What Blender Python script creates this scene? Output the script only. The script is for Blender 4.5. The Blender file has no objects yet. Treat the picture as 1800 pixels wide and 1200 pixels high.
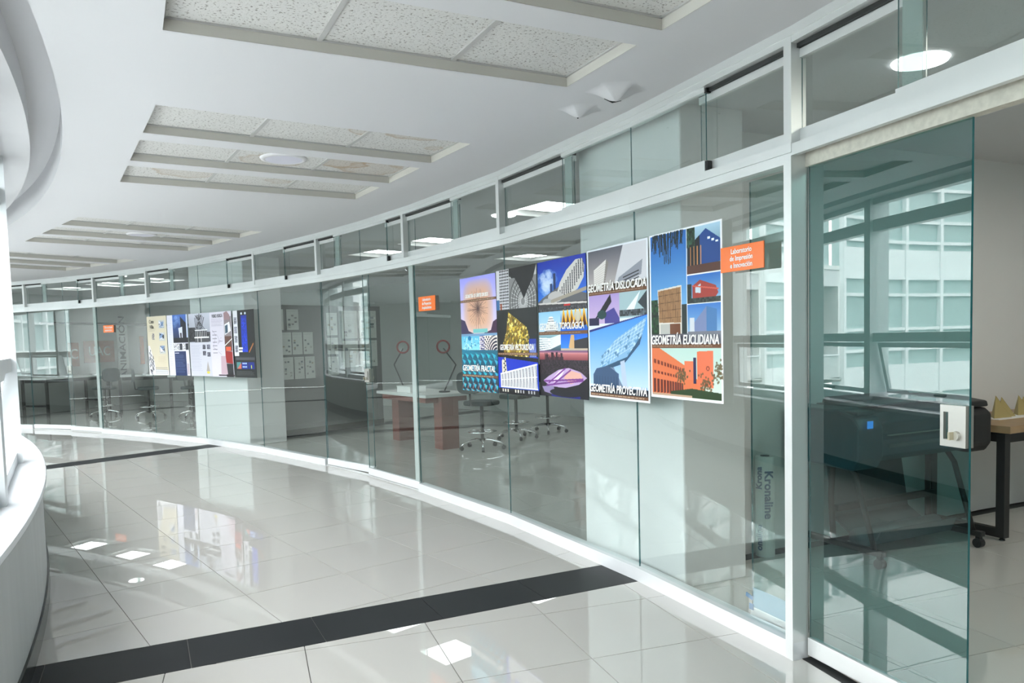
import bpy, bmesh, math, random
import numpy as np
from mathutils import Vector, Matrix, geometry
from math import sin, cos, pi, atan2, hypot

random.seed(7); RNG = np.random.default_rng(7)
SC = bpy.context.scene
COL = SC.collection

# ---------------------------------------------------------------- camera
F_PX, CY_PX, PITCH, ROLL, EYE = 1346.637, 677.556, -0.0625068, -0.0265206, 1.5
cam_data = bpy.data.cameras.new('camera'); cam = bpy.data.objects.new('camera', cam_data); COL.objects.link(cam)
cam_data.sensor_width = 36.0; cam_data.sensor_fit = 'HORIZONTAL'
cam_data.lens = 36.0 * F_PX / 1800.0
cam_data.shift_y = (CY_PX - 600.0) / 1800.0
cam_data.clip_start = 0.05; cam_data.clip_end = 300
_f = Vector((0, cos(PITCH), sin(PITCH))); _u = Vector((0, -sin(PITCH), cos(PITCH))); _r = Vector((1, 0, 0))
_R = _r * cos(ROLL) + _u * sin(ROLL); _U = -_r * sin(ROLL) + _u * cos(ROLL)
cam.matrix_world = Matrix(((_R.x, _U.x, -_f.x, 0), (_R.y, _U.y, -_f.y, 0), (_R.z, _U.z, -_f.z, EYE), (0, 0, 0, 1)))
SC.camera = cam

# ---------------------------------------------------------------- world, exposure
W = bpy.data.worlds.new('overcast_sky'); SC.world = W; W.use_nodes = True
WB = W.node_tree.nodes['Background']
WB.inputs[0].default_value = (0.965, 0.975, 1.0, 1); WB.inputs[1].default_value = 11.0
SC.view_settings.view_transform = 'Standard'; SC.view_settings.look = 'None'
SC.view_settings.gamma = 1.0; SC.view_settings.use_curve_mapping = False
SC.view_settings.exposure = 0.20
cy = SC.cycles
cy.use_denoising = True
try: cy.denoiser = 'OPENIMAGEDENOISE'
except Exception: pass
cy.blur_glossy = 0.0; cy.max_bounces = 10; cy.diffuse_bounces = 5; cy.glossy_bounces = 5; cy.transmission_bounces = 6
cy.transparent_max_bounces = 40; cy.sample_clamp_indirect = 8.0; cy.caustics_reflective = False; cy.caustics_refractive = False
LED_POWER = 7.0

# ---------------------------------------------------------------- geometry frame: the ring building
C0 = Vector((-18.16, -4.28, 0))
RG = 20.87          # face of the glazed wall
RP = 17.68          # outer face of the parapet
RW = 17.50          # window plane
ZC = 2.809          # corridor ceiling
ZM0, ZM1, ZH = 2.230, 2.3165, 2.7416
ZS = 0.0817
def er(t): return Vector((cos(t), sin(t), 0))
def et(t): return Vector((-sin(t), cos(t), 0))
def P(R, t, z=0.0): return C0 + er(t) * R + Vector((0, 0, z))

# ---------------------------------------------------------------- materials
def newmat(name):
    m = bpy.data.materials.new(name); m.use_nodes = True
    nt = m.node_tree; b = nt.nodes['Principled BSDF']
    return m, nt, b
def mat(name, col, rough=0.5, metal=0.0, noise=0.0, nscale=6.0, bump=0.0, bscale=60.0, spec=0.5, emit=None, estr=0.0, coat=0.0, rnd=0.0):
    m, nt, b = newmat(name)
    b.inputs['Base Color'].default_value = (*col, 1); b.inputs['Roughness'].default_value = rough
    b.inputs['Metallic'].default_value = metal; b.inputs['Specular IOR Level'].default_value = spec
    if coat: b.inputs['Coat Weight'].default_value = coat
    if emit: b.inputs['Emission Color'].default_value = (*emit, 1); b.inputs['Emission Strength'].default_value = estr
    tc = nt.nodes.new('ShaderNodeTexCoord')
    last = None
    if noise:
        n = nt.nodes.new('ShaderNodeTexNoise'); n.inputs['Scale'].default_value = nscale; n.inputs['Detail'].default_value = 5
        nt.links.new(tc.outputs['Object'], n.inputs['Vector'])
        mx = nt.nodes.new('ShaderNodeMix'); mx.data_type = 'RGBA'
        mx.inputs[6].default_value = (*[max(0, c * (1 - noise)) for c in col], 1); mx.inputs[7].default_value = (*[min(1, c * (1 + noise)) for c in col], 1)
        nt.links.new(n.outputs['Fac'], mx.inputs[0]); last = mx.outputs[2]
        nt.links.new(last, b.inputs['Base Color'])
    if rnd:
        oi = nt.nodes.new('ShaderNodeObjectInfo'); mr = nt.nodes.new('ShaderNodeMapRange')
        mr.inputs[3].default_value = 1 - rnd; mr.inputs[4].default_value = 1 + rnd
        nt.links.new(oi.outputs['Random'], mr.inputs[0])
        hs = nt.nodes.new('ShaderNodeHueSaturation'); nt.links.new(mr.outputs[0], hs.inputs['Value'])
        if last: nt.links.new(last, hs.inputs['Color'])
        else: hs.inputs['Color'].default_value = (*col, 1)
        nt.links.new(hs.outputs[0], b.inputs['Base Color'])
    if bump:
        n2 = nt.nodes.new('ShaderNodeTexNoise'); n2.inputs['Scale'].default_value = bscale; n2.inputs['Detail'].default_value = 3
        nt.links.new(tc.outputs['Object'], n2.inputs['Vector'])
        bp = nt.nodes.new('ShaderNodeBump'); bp.inputs['Strength'].default_value = bump; bp.inputs['Distance'].default_value = 0.01
        nt.links.new(n2.outputs['Fac'], bp.inputs['Height']); nt.links.new(bp.outputs[0], b.inputs['Normal'])
    return m

def glass(name, tint, ior=1.7, rough=0.0):
    """sheet glass: the face that is met first mirrors by Fresnel, the rest passes straight through, tinted"""
    m = bpy.data.materials.new(name); m.use_nodes = True; nt = m.node_tree; nt.nodes.clear()
    out = nt.nodes.new('ShaderNodeOutputMaterial'); tr = nt.nodes.new('ShaderNodeBsdfTransparent'); gl = nt.nodes.new('ShaderNodeBsdfGlossy')
    tr.inputs[0].default_value = (*[c ** 0.5 for c in tint], 1); gl.inputs['Roughness'].default_value = rough
    gl.inputs[0].default_value = (0.93, 1.0, 0.97, 1)
    fr = nt.nodes.new('ShaderNodeFresnel'); fr.inputs[0].default_value = ior
    ge = nt.nodes.new('ShaderNodeNewGeometry'); inv = nt.nodes.new('ShaderNodeMath'); inv.operation = 'SUBTRACT'; inv.inputs[0].default_value = 1
    mu = nt.nodes.new('ShaderNodeMath'); mu.operation = 'MULTIPLY'
    nt.links.new(ge.outputs['Backfacing'], inv.inputs[1]); nt.links.new(inv.outputs[0], mu.inputs[0]); nt.links.new(fr.outputs[0], mu.inputs[1])
    mx = nt.nodes.new('ShaderNodeMixShader'); nt.links.new(mu.outputs[0], mx.inputs[0]); nt.links.new(tr.outputs[0], mx.inputs[1]); nt.links.new(gl.outputs[0], mx.inputs[2])
    nt.links.new(mx.outputs[0], out.inputs[0])
    return m

M = {}
M['alu'] = mat('brushed_aluminium', (0.72, 0.74, 0.73), 0.38, 0.55, noise=0.06, nscale=3)
M['alu_white'] = mat('pale_anodised_frame', (0.74, 0.77, 0.78), 0.42, 0.25, noise=0.04)
M['dark_gap'] = mat('shadow_gap_black', (0.01, 0.012, 0.012), 0.6)
M['plastic_black'] = mat('black_plastic', (0.012, 0.013, 0.014), 0.45)
M['glass'] = glass('clear_sheet_glass', (0.82, 0.88, 0.87), 2.0)
M['glass_door'] = glass('tempered_green_glass', (0.20, 0.46, 0.46), 2.0)
M['glass_leaf'] = glass('tempered_sheet_glass', (0.52, 0.74, 0.72), 1.6)
M['glass_win'] = glass('window_glass', (0.94, 0.955, 0.95), 1.5)
M['glass_edge'] = mat('glass_edge_teal', (0.015, 0.12, 0.13), 0.15)
M['gypsum'] = mat('white_gypsum_ceiling', (0.66, 0.665, 0.68), 0.75, bump=0.03, bscale=8)
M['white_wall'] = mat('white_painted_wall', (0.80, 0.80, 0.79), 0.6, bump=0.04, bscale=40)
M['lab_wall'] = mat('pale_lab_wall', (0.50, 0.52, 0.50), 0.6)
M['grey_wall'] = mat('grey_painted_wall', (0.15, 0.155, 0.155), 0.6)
M['plaster'] = mat('weathered_pale_plaster', (0.60, 0.62, 0.62), 0.7, noise=0.10, nscale=2.5, bump=0.10, bscale=14)
M['coping'] = mat('white_painted_coping', (0.84, 0.86, 0.89), 0.35, noise=0.03, nscale=3)
M['skirting'] = mat('black_skirting_tile', (0.012, 0.014, 0.014), 0.18)
M['tile'] = mat('cream_polished_porcelain', (0.52, 0.51, 0.475), 0.0, noise=0.03, nscale=1.2, spec=1.0, rnd=0.018)
M['tile'].node_tree.nodes['Principled BSDF'].inputs['IOR'].default_value = 1.62
M['tile_black'] = mat('black_polished_tile', (0.018, 0.020, 0.022), 0.45, noise=0.3, nscale=2.0, spec=0.15)
M['grout'] = mat('dark_grout', (0.22, 0.21, 0.20), 0.8)
M['tbar'] = mat('painted_steel_tee', (0.46, 0.46, 0.45), 0.5)
M['slot_frame'] = mat('cream_slot_upstand', (0.56, 0.545, 0.50), 0.55)
M['led'] = mat('lit_led_diffuser', (1, 1, 1), 0.5, emit=(0.97, 1.0, 0.99), estr=LED_POWER)
M['led_added'] = mat('added_warm_led_diffuser', (1, 1, 1), 0.5, emit=(1.0, 0.95, 0.86), estr=LED_POWER * 2.6)
M['lamp_off'] = mat('unlit_diffuser', (0.70, 0.70, 0.80), 0.35)
M['lamp_ring'] = mat('lamp_trim_ring', (0.72, 0.72, 0.74), 0.4)
M['paper'] = mat('white_paper', (0.85, 0.85, 0.83), 0.7)
M['orange'] = mat('orange_acrylic', (0.86, 0.17, 0.02), 0.25)
M['white_ink'] = mat('white_lettering', (0.9, 0.88, 0.85), 0.6)
M['dark_ink'] = mat('dark_lettering', (0.03, 0.03, 0.04), 0.6)
M['blue_ink'] = mat('blue_lettering', (0.01, 0.10, 0.22), 0.6)
M['teal_body'] = mat('dark_printer_plastic', (0.026, 0.075, 0.095), 0.32)
M['teal_top'] = mat('printer_top_plastic', (0.10, 0.12, 0.13), 0.35)
M['screen'] = mat('small_lit_screen', (0.02, 0.1, 0.3), 0.2, emit=(0.05, 0.30, 0.9), estr=1.2)
M['chrome'] = mat('chrome', (0.8, 0.8, 0.8), 0.12, 1.0)
M['steel'] = mat('satin_steel', (0.50, 0.49, 0.45), 0.38, 0.85)
M['brass'] = mat('brassy_lock_core', (0.50, 0.45, 0.33), 0.3, 1.0)
M['black_metal'] = mat('black_painted_steel', (0.015, 0.015, 0.015), 0.45)
M['wood'] = mat('oak_laminate', (0.36, 0.24, 0.13), 0.4, noise=0.25, nscale=9)
M['red_wood'] = mat('reddish_brown_laminate', (0.20, 0.07, 0.055), 0.45)
M['table_white'] = mat('white_laminate', (0.80, 0.82, 0.80), 0.3)
M['seat'] = mat('dark_green_black_upholstery', (0.02, 0.035, 0.035), 0.7)
M['gold'] = mat('gold_card', (0.42, 0.34, 0.14), 0.5)
M['film'] = mat('pale_blue_protective_film', (0.16, 0.30, 0.38), 0.5)
M['film_dark'] = mat('blue_tape', (0.02, 0.13, 0.30), 0.5)
M['fabric'] = mat('grey_print_catcher', (0.10, 0.12, 0.13), 0.8)
M['vinyl'] = mat('orange_brown_vinyl', (0.36, 0.13, 0.07), 0.5)
M['facade_frame'] = mat('white_facade_grid', (0.85, 0.87, 0.88), 0.5)
M['facade_glass'] = mat('pale_facade_glass', (0.42, 0.52, 0.52), 0.12)
M['ground'] = mat('courtyard_paving', (0.45, 0.46, 0.45), 0.8)
M['gold_dark'] = mat('red_magnifier', (0.22, 0.02, 0.02), 0.3)
M['track_tape'] = mat('cream_track_film', (0.60, 0.58, 0.50), 0.5, noise=0.25, nscale=40)

_nt = M['plaster'].node_tree
_tc = [n for n in _nt.nodes if n.type == 'TEX_COORD'][0]; _mp = _nt.nodes.new('ShaderNodeMapping'); _mp.inputs['Scale'].default_value = (3.0, 3.0, 0.35)
_nt.links.new(_tc.outputs['Object'], _mp.inputs['Vector'])
for n in _nt.nodes:
    if n.type == 'TEX_NOISE' and n.inputs['Scale'].default_value < 5: _nt.links.new(_mp.outputs[0], n.inputs['Vector'])
def ceiling_tile_mat(name, stains):
    m, nt, b = newmat(name); b.inputs['Roughness'].default_value = 0.85
    tc = nt.nodes.new('ShaderNodeTexCoord'); L = nt.links.new
    vo = nt.nodes.new('ShaderNodeTexNoise'); vo.inputs['Scale'].default_value = 75; vo.inputs['Detail'].default_value = 2; vo.inputs['Distortion'].default_value = 0.6
    L(tc.outputs['Object'], vo.inputs['Vector'])
    cr = nt.nodes.new('ShaderNodeValToRGB'); cr.color_ramp.elements[0].position = 0.33; cr.color_ramp.elements[0].color = (0.28, 0.27, 0.25, 1)
    cr.color_ramp.elements[1].position = 0.42; cr.color_ramp.elements[1].color = (0.64, 0.64, 0.62, 1)
    L(vo.outputs['Fac'], cr.inputs[0]); col = cr.outputs[0]
    for (sx, sy, rad, strength, asp) in stains:
        mp = nt.nodes.new('ShaderNodeMapping'); mp.inputs['Location'].default_value = (-sx, -sy * asp, 0); mp.inputs['Scale'].default_value = (1, asp, 0)
        L(tc.outputs['Object'], mp.inputs['Vector'])
        le = nt.nodes.new('ShaderNodeVectorMath'); le.operation = 'LENGTH'; L(mp.outputs[0], le.inputs[0])
        nz = nt.nodes.new('ShaderNodeTexNoise'); nz.inputs['Scale'].default_value = 7; nz.inputs['Detail'].default_value = 3; L(tc.outputs['Object'], nz.inputs['Vector'])
        ma = nt.nodes.new('ShaderNodeMath'); ma.operation = 'MULTIPLY_ADD'; ma.inputs[1].default_value = 0.22; L(nz.outputs['Fac'], ma.inputs[0]); L(le.outputs['Value'], ma.inputs[2])
        r = nt.nodes.new('ShaderNodeValToRGB'); e = r.color_ramp.elements
        q = rad + 0.11
        e[0].position = 0; e[0].color = (0.25,) * 3 + (1,); e[1].position = max(.01, q - 0.05); e[1].color = (0.35,) * 3 + (1,)
        a = e.new(q - 0.012); a.color = (1,) * 3 + (1,); a = e.new(q + 0.006); a.color = (0,) * 3 + (1,)
        L(ma.outputs[0], r.inputs[0])
        mm = nt.nodes.new('ShaderNodeMath'); mm.operation = 'MULTIPLY'; mm.inputs[1].default_value = strength; L(r.outputs[0], mm.inputs[0])
        mx = nt.nodes.new('ShaderNodeMix'); mx.data_type = 'RGBA'; L(mm.outputs[0], mx.inputs[0]); L(col, mx.inputs[6]); mx.inputs[7].default_value = (0.42, 0.32, 0.22, 1)
        col = mx.outputs[2]
    L(col, b.inputs['Base Color'])
    bp = nt.nodes.new('ShaderNodeBump'); bp.inputs['Strength'].default_value = 0.5; bp.inputs['Distance'].default_value = 0.004
    L(vo.outputs['Fac'], bp.inputs['Height']); L(bp.outputs[0], b.inputs['Normal'])
    return m
M['ctile'] = ceiling_tile_mat('fissured_ceiling_tile', [])

_m = bpy.data.materials.new('milky_edge_seal'); _m.use_nodes = True; _nt = _m.node_tree; _nt.nodes.clear()
_o = _nt.nodes.new('ShaderNodeOutputMaterial'); _x = _nt.nodes.new('ShaderNodeMixShader'); _t = _nt.nodes.new('ShaderNodeBsdfTransparent'); _d = _nt.nodes.new('ShaderNodeBsdfDiffuse')
_d.inputs[0].default_value = (0.55, 0.62, 0.60, 1); _t.inputs[0].default_value = (0.85, 0.92, 0.9, 1); _x.inputs[0].default_value = 0.5
_nt.links.new(_t.outputs[0], _x.inputs[1]); _nt.links.new(_d.outputs[0], _x.inputs[2]); _nt.links.new(_x.outputs[0], _o.inputs[0]); M['seal'] = _m
# ---------------------------------------------------------------- mesh helpers
class MB:
    def __init__(s): s.v = []; s.f = []; s.mi = []
    def add(s, vs, fs, mi=0):
        n = len(s.v); s.v += [tuple(v) for v in vs]
        for k, f in enumerate(fs):
            s.f.append([i + n for i in f]); s.mi.append(mi[k] if isinstance(mi, (list, tuple)) else mi)
        return s
    def hexa(s, b, t, mi=0):           # b: four base corners (ccw from above), t: the four above them
        s.add(list(b) + list(t), [(3, 2, 1, 0), (4, 5, 6, 7), (0, 1, 5, 4), (1, 2, 6, 5), (2, 3, 7, 6), (3, 0, 4, 7)], mi); return s
    def box(s, c, size, X=Vector((1, 0, 0)), Y=None, mi=0):
        X = Vector(X).normalized(); Y = Vector(Y).normalized() if Y is not None else Vector((0, 0, 1)).cross(X).normalized(); Z = X.cross(Y).normalized()
        c = Vector(c); a, b_, d = [k / 2 for k in size]
        q = [c + X * (sx * a) + Y * (sy * b_) + Z * (sz * d) for sz in (-1, 1) for sx, sy in ((-1, -1), (1, -1), (1, 1), (-1, 1))]
        return s.hexa(q[:4], q[4:], mi)
    def chord(s, R, th, ta, tb, z0, z1, mi=0):     # mitred bar along the ring between two angles (ta<tb)
        b = [P(R, ta, z0), P(R + th, ta, z0), P(R + th, tb, z0), P(R, tb, z0)]
        t = [P(R, ta, z1), P(R + th, ta, z1), P(R + th, tb, z1), P(R, tb, z1)]
        return s.hexa(b, t, mi)
    def prism(s, pts, h, mi=0):                     # pts: base polygon (Vectors, ccw seen from h), extruded along vector h
        n = len(pts); pts = [Vector(p) for p in pts]; h = Vector(h)
        s.add(pts + [p + h for p in pts], [tuple(range(n - 1, -1, -1)), tuple(range(n, 2 * n))] + [(i, (i + 1) % n, n + (i + 1) % n, n + i) for i in range(n)], mi); return s
    def tube(s, pts, r, n=8, mi=0, caps=True):
        pts = [Vector(p) for p in pts]; rs = r if isinstance(r, (list, tuple)) else [r] * len(pts)
        base = len(s.v); up = Vector((0, 0, 1)); prev = None
        for i, p in enumerate(pts):
            d = (pts[min(i + 1, len(pts) - 1)] - pts[max(i - 1, 0)]).normalized()
            a = prev if prev is not None else (up if abs(d.z) < 0.9 else Vector((1, 0, 0)))
            u = (a - d * a.dot(d)).normalized(); w = d.cross(u); prev = u
            for k in range(n):
                an = 2 * pi * k / n; s.v.append(tuple(p + u * (cos(an) * rs[i]) + w * (sin(an) * rs[i])))
        for i in range(len(pts) - 1):
            for k in range(n):
                a = base + i * n + k; b = base + i * n + (k + 1) % n
                s.f.append([a, b, b + n, a + n]); s.mi.append(mi)
        if caps:
            s.f.append(list(range(base + n - 1, base - 1, -1))); s.mi.append(mi)
            e = base + (len(pts) - 1) * n; s.f.append(list(range(e, e + n))); s.mi.append(mi)
        return s
    def obj(s, name, mats, parent=None, bevel=0, smooth=False, kind=None, origin=None):
        me = bpy.data.meshes.new(name)
        o0 = Vector(origin) if origin is not None else Vector((0, 0, 0))
        if parent is not None and origin is None: o0 = parent_world(parent)
        me.from_pydata([tuple(Vector(v) - o0) for v in s.v], [], s.f)
        for m in (mats if isinstance(mats, (list, tuple)) else [mats]): me.materials.append(m)
        for p, i in zip(me.polygons, s.mi): p.material_index = i; p.use_smooth = smooth
        me.update()
        bm = bmesh.new(); bm.from_mesh(me); bmesh.ops.recalc_face_normals(bm, faces=bm.faces); bm.to_mesh(me); bm.free()
        o = bpy.data.objects.new(name, me); COL.objects.link(o)
        if parent is not None:
            o.parent = parent; o.location = o0 - parent_world(parent)
        else: o.location = o0
        o['_w'] = tuple(o0)
        if bevel:
            bv = o.modifiers.new('bevel', 'BEVEL'); bv.width = bevel; bv.segments = 2; bv.limit_method = 'ANGLE'
        if kind: o['kind'] = kind
        return o
def parent_world(o): return Vector(o['_w']) if '_w' in o.keys() else Vector((0, 0, 0))
def empty(name, loc=(0, 0, 0), parent=None, kind=None):
    o = bpy.data.objects.new(name, None); COL.objects.link(o); o.empty_display_size = 0.2
    o['_w'] = tuple(loc); o.location = Vector(loc) - (parent_world(parent) if parent else Vector((0, 0, 0)))
    if parent: o.parent = parent
    if kind: o['kind'] = kind
    return o
def tag(o, label=None, cat=None, group=None):
    if label: o['label'] = label
    if cat: o['category'] = cat
    if group: o['group'] = group
    return o
def dup(root, loc, rz):
    def cp(o, par):
        c = o.copy(); COL.objects.link(c)
        if par: c.parent = par
        for ch in list(o.children): cp(ch, c)
        return c
    r = cp(root, None); r.location = loc; r.rotation_euler = (0, 0, rz); return r
def text(name, body, size, pos, X, Y, material, parent, sx=1.0, shear=0.0, ext=0.0015, offset=0.0, align='CENTER'):
    cu = bpy.data.curves.new(name, 'FONT'); cu.body = body; cu.size = size; cu.extrude = ext; cu.offset = offset
    cu.align_x = align; cu.align_y = 'CENTER'; cu.shear = shear; cu.resolution_u = 3; cu.materials.append(material)
    cu.space_line = 1.0
    tmp = bpy.data.objects.new(name, cu); COL.objects.link(tmp)
    me = bpy.data.meshes.new_from_object(tmp.evaluated_get(bpy.context.evaluated_depsgraph_get()))
    bpy.data.objects.remove(tmp); me.name = name
    o = bpy.data.objects.new(name, me); COL.objects.link(o)
    X = Vector(X).normalized(); Y = Vector(Y).normalized(); Z = X.cross(Y); pw = parent_world(parent)
    p = Vector(pos) - pw
    o.parent = parent
    o.matrix_local = Matrix(((X.x * sx, Y.x, Z.x, p.x), (X.y * sx, Y.y, Z.y, p.y), (X.z * sx, Y.z, Z.z, p.z), (0, 0, 0, 1)))
    return o
ANG = lambda a, b, step: [a + (b - a) * i / max(1, round((b - a) / step)) for i in range(max(1, round((b - a) / step)) + 1)]
T0, T1 = -0.16, 1.60       # angular extent that is built

def ring_solid(mb, R0, R1, z0, z1, ta, tb, step=0.02, mi=0):
    A = ANG(ta, tb, step)
    vs = []; fs = []
    for t in A: vs += [P(R0, t, z0), P(R1, t, z0), P(R1, t, z1), P(R0, t, z1)]
    for i in range(len(A) - 1):
        a, b = 4 * i, 4 * i + 4
        fs += [(a, a + 1, b + 1, b), (a + 1, a + 2, b + 2, b + 1), (a + 2, a + 3, b + 3, b + 2), (a + 3, a, b, b + 3)]
    n = len(vs) - 4; fs += [(0, 3, 2, 1), (n, n + 1, n + 2, n + 3)]
    return mb.add(vs, fs, mi)

# ================================================================ FLOOR
HW = 0.195
STRIPS = [0.038, 0.448, 0.8565, 1.265]
floor = ring_solid(MB(), 17.2, 27.6, -0.12, -0.005, T0, T1).obj('floor', M['grout'], kind='structure')
def clip(poly, n, d):     # keep points with n.p <= d
    out = []
    for i in range(len(poly)):
        a, b = poly[i], poly[(i + 1) % len(poly)]; da, db = a.dot(n) - d, b.dot(n) - d
        if da <= 0: out.append(a)
        if (da < 0) != (db < 0): out.append(a + (b - a) * (da / (da - db)))
    return out
def area(p): return abs(sum(p[i].x * p[(i + 1) % len(p)].y - p[(i + 1) % len(p)].x * p[i].y for i in range(len(p)))) / 2
tiles = []
def vec2(v): return Vector((v.x, v.y))
C2 = vec2(C0)
SECT = [(None, 0, -0.17, 20.014, 1.992, 0.626), (0, 1, 0.329, 20.014, 1.992, 0.626), (1, 2, 0.6528, 17.842, -3.05, 0.632), (2, 3, 1.061, 18.05, -2.9, 0.632), (3, None, 1.45, 18.0, -3.0, 0.632)]
for a, b, ori, r0, t0, pitch in SECT:
    X = Vector((cos(ori), sin(ori))); Y = Vector((-sin(ori), cos(ori)))
    for i in range(-30, 30):
        for j in range(-30, 30):
            rr = r0 + i * pitch; tt = t0 + j * pitch
            c = X * (rr + pitch / 2) + Y * (tt + pitch / 2)
            if not (17.1 < c.length < 26.9) or c.x < 0: continue
            g = 0.0022
            poly = [X * (rr + u) + Y * (tt + v) for u, v in ((g, g), (pitch - g, g), (pitch - g, pitch - g), (g, pitch - g))]
            if a is not None:
                n = Vector((sin(STRIPS[a]), -cos(STRIPS[a]))); poly = clip(poly, n, -(HW + 0.004))
            else: poly = clip(poly, Vector((sin(T0), -cos(T0))), 0)
            if b is not None and len(poly) > 2:
                n = Vector((-sin(STRIPS[b]), cos(STRIPS[b]))); poly = clip(poly, n, -(HW + 0.004))
            elif len(poly) > 2: poly = clip(poly, Vector((-sin(T1), cos(T1))), 0)
            if len(poly) > 2 and area(poly) > 0.004:
                poly = [p + C2 for p in poly]; cc = sum(poly, Vector((0, 0))) / len(poly)
                tiles.append((poly, cc, 'w'))
for k, s in enumerate(STRIPS):
    X = Vector((cos(s), sin(s))); Y = Vector((-sin(s), cos(s)))
    for i in range(-3, 14):
        r0 = 18.354 + 0.6275 * i; g = 0.0022
        poly = [C2 + X * (r0 + u) + Y * v for u, v in ((g, -HW), (0.6275 - g, -HW), (0.6275 - g, HW), (g, HW))]
        tiles.append((poly, sum(poly, Vector((0, 0))) / 4, 'b'))
def vis(c):
    if c.y < 0.6: return 1000 + c.length
    az = abs(c.x / c.y)
    return c.length + (0 if az < 0.78 else 60) + (0 if (c - C2).length < 25 else 5)
tiles.sort(key=lambda t: vis(t[1]))
rest_w, rest_b = MB(), MB()
n_tile = {'w': 0, 'b': 0}
for poly, cc, kind in tiles:
    if kind == 'w' and n_tile['w'] < 270 or kind == 'b' and n_tile['b'] < 25:
        n_tile[kind] += 1
        mb = MB(); org = (cc.x, cc.y, -0.004)
        mb.prism([Vector((p.x, p.y, -0.004)) for p in poly], (0, 0, 0.004))
        mb.obj('tile' if kind == 'w' else 'black_tile', M['tile'] if kind == 'w' else M['tile_black'], parent=floor, origin=org)
    else:
        (rest_w if kind == 'w' else rest_b).prism([Vector((p.x, p.y, -0.004)) for p in poly], (0, 0, 0.004))
rest_w.obj('tile_field', M['tile'], parent=floor, kind='stuff'); rest_b.obj('black_tile_field', M['tile_black'], parent=floor, kind='stuff')

# ================================================================ CEILING with recessed slots
SL, SW, SG, SD = 1.9412, 0.6237, 0.1817, 0.055
GROUPS = [(-0.9098, 2.2612, 0.4616), (-2.4715, 5.1942, 0.5481), (-5.0334, 8.5050, 0.7662), (-7.5817, 10.6547, 0.9611)]
slots = []
for gi, (gx, gy, th) in enumerate(GROUPS):
    X = Vector((cos(th), sin(th))); Y = Vector((-sin(th), cos(th)))
    for k in range(3):
        b = (k - 1) * (SW + SG); o = Vector((gx, gy)) + Y * b
        slots.append((gi, k, o, X, Y))
def flat_with_holes(name, outline, holes, z, th, m, kind=None, parent=None):
    vs = [Vector(p) for p in outline]; edges = [(i, (i + 1) % len(outline)) for i in range(len(outline))]
    for h in holes:
        n = len(vs); vs += [Vector(p) for p in h]; edges += [(n + i, n + (i + 1) % len(h)) for i in range(len(h))]
    V, E_, F_, *_ = geometry.delaunay_2d_cdt(vs, edges, [], 1, 1e-5)
    def inside(p, poly):
        c = False; j = len(poly) - 1
        for i in range(len(poly)):
            a, b = poly[i], poly[j]
            if (a[1] > p.y) != (b[1] > p.y) and p.x < (b[0] - a[0]) * (p.y - a[1]) / (b[1] - a[1]) + a[0]: c = not c
            j = i
        return c
    fs = []
    for f in F_:
        c = sum((V[i] for i in f), Vector((0, 0))) / len(f)
        if not any(inside(c, h) for h in holes): fs.append(list(f))
    mb = MB(); mb.add([(v.x, v.y, z) for v in V], fs)
    o = mb.obj(name, m, parent=parent, kind=kind)
    for p in o.data.polygons:
        pass
    return o
A = ANG(T0, T1, 0.015)
outline = [vec2(P(17.912, t)) for t in A] + [vec2(P(20.96, t)) for t in reversed(A)]
holes = [[o + Y * (-SW / 2), o + X * SL + Y * (-SW / 2), o + X * SL + Y * (SW / 2), o + Y * (SW / 2)] for _, _, o, X, Y in slots]
ceiling = flat_with_holes('ceiling', outline, holes, ZC, 0, M['gypsum'], kind='structure')
# ring soffit steps on the window side
mb = MB()
ring_solid(mb, 17.9115, 17.93, ZC + 0.0015, ZC + 0.20, T0, T1, 0.012)
ring_solid(mb, 17.70, 17.93, ZC + 0.20, ZC + 0.22, T0, T1, 0.012)
ring_solid(mb, 17.45, 17.735, ZC + 0.002, ZC + 0.21, T0, T1, 0.012)
ring_solid(mb, 17.30, 17.46, ZC + 0.002, ZC + 0.50, T0, T1, 0.012)
mb.obj('stepped_soffit', M['gypsum'], parent=ceiling)
# slab above everything keeps the sky out
ring_solid(MB(), 17.25, 28.2, ZC + 0.50, ZC + 0.62, T0, T1, 0.03).obj('roof_slab', M['white_wall'], parent=ceiling)
stain_tiles = {
    (1, 0, 1): [(0.26, -0.1, 0.10, 0.6, 1.0)], (1, 0, 2): [(0.0, -0.16, 0.20, 0.7, 1.5), (0.25, 0.1, 0.06, 0.5, 1)],
    (1, 1, 1): [(-0.05, 0.15, 0.22, 0.5, 1.2)], (1, 1, 2): [(-0.18, 0.0, 0.20, 1.0, 1.2), (0.1, 0.1, 0.24, 0.7, 1.0)],
    (1, 2, 0): [(0.12, 0.0, 0.24, 0.6, 1.2)], (1, 2, 1): [(0.2, 0.05, 0.10, 0.4, 1.0)], (2, 1, 1): [(0.1, 0.0, 0.2, 0.4, 1.0)]}
fr = MB(); tb = MB()
zc, zt = ZC, ZC + SD
def V3(p, z): return Vector((p.x, p.y, z))
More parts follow.
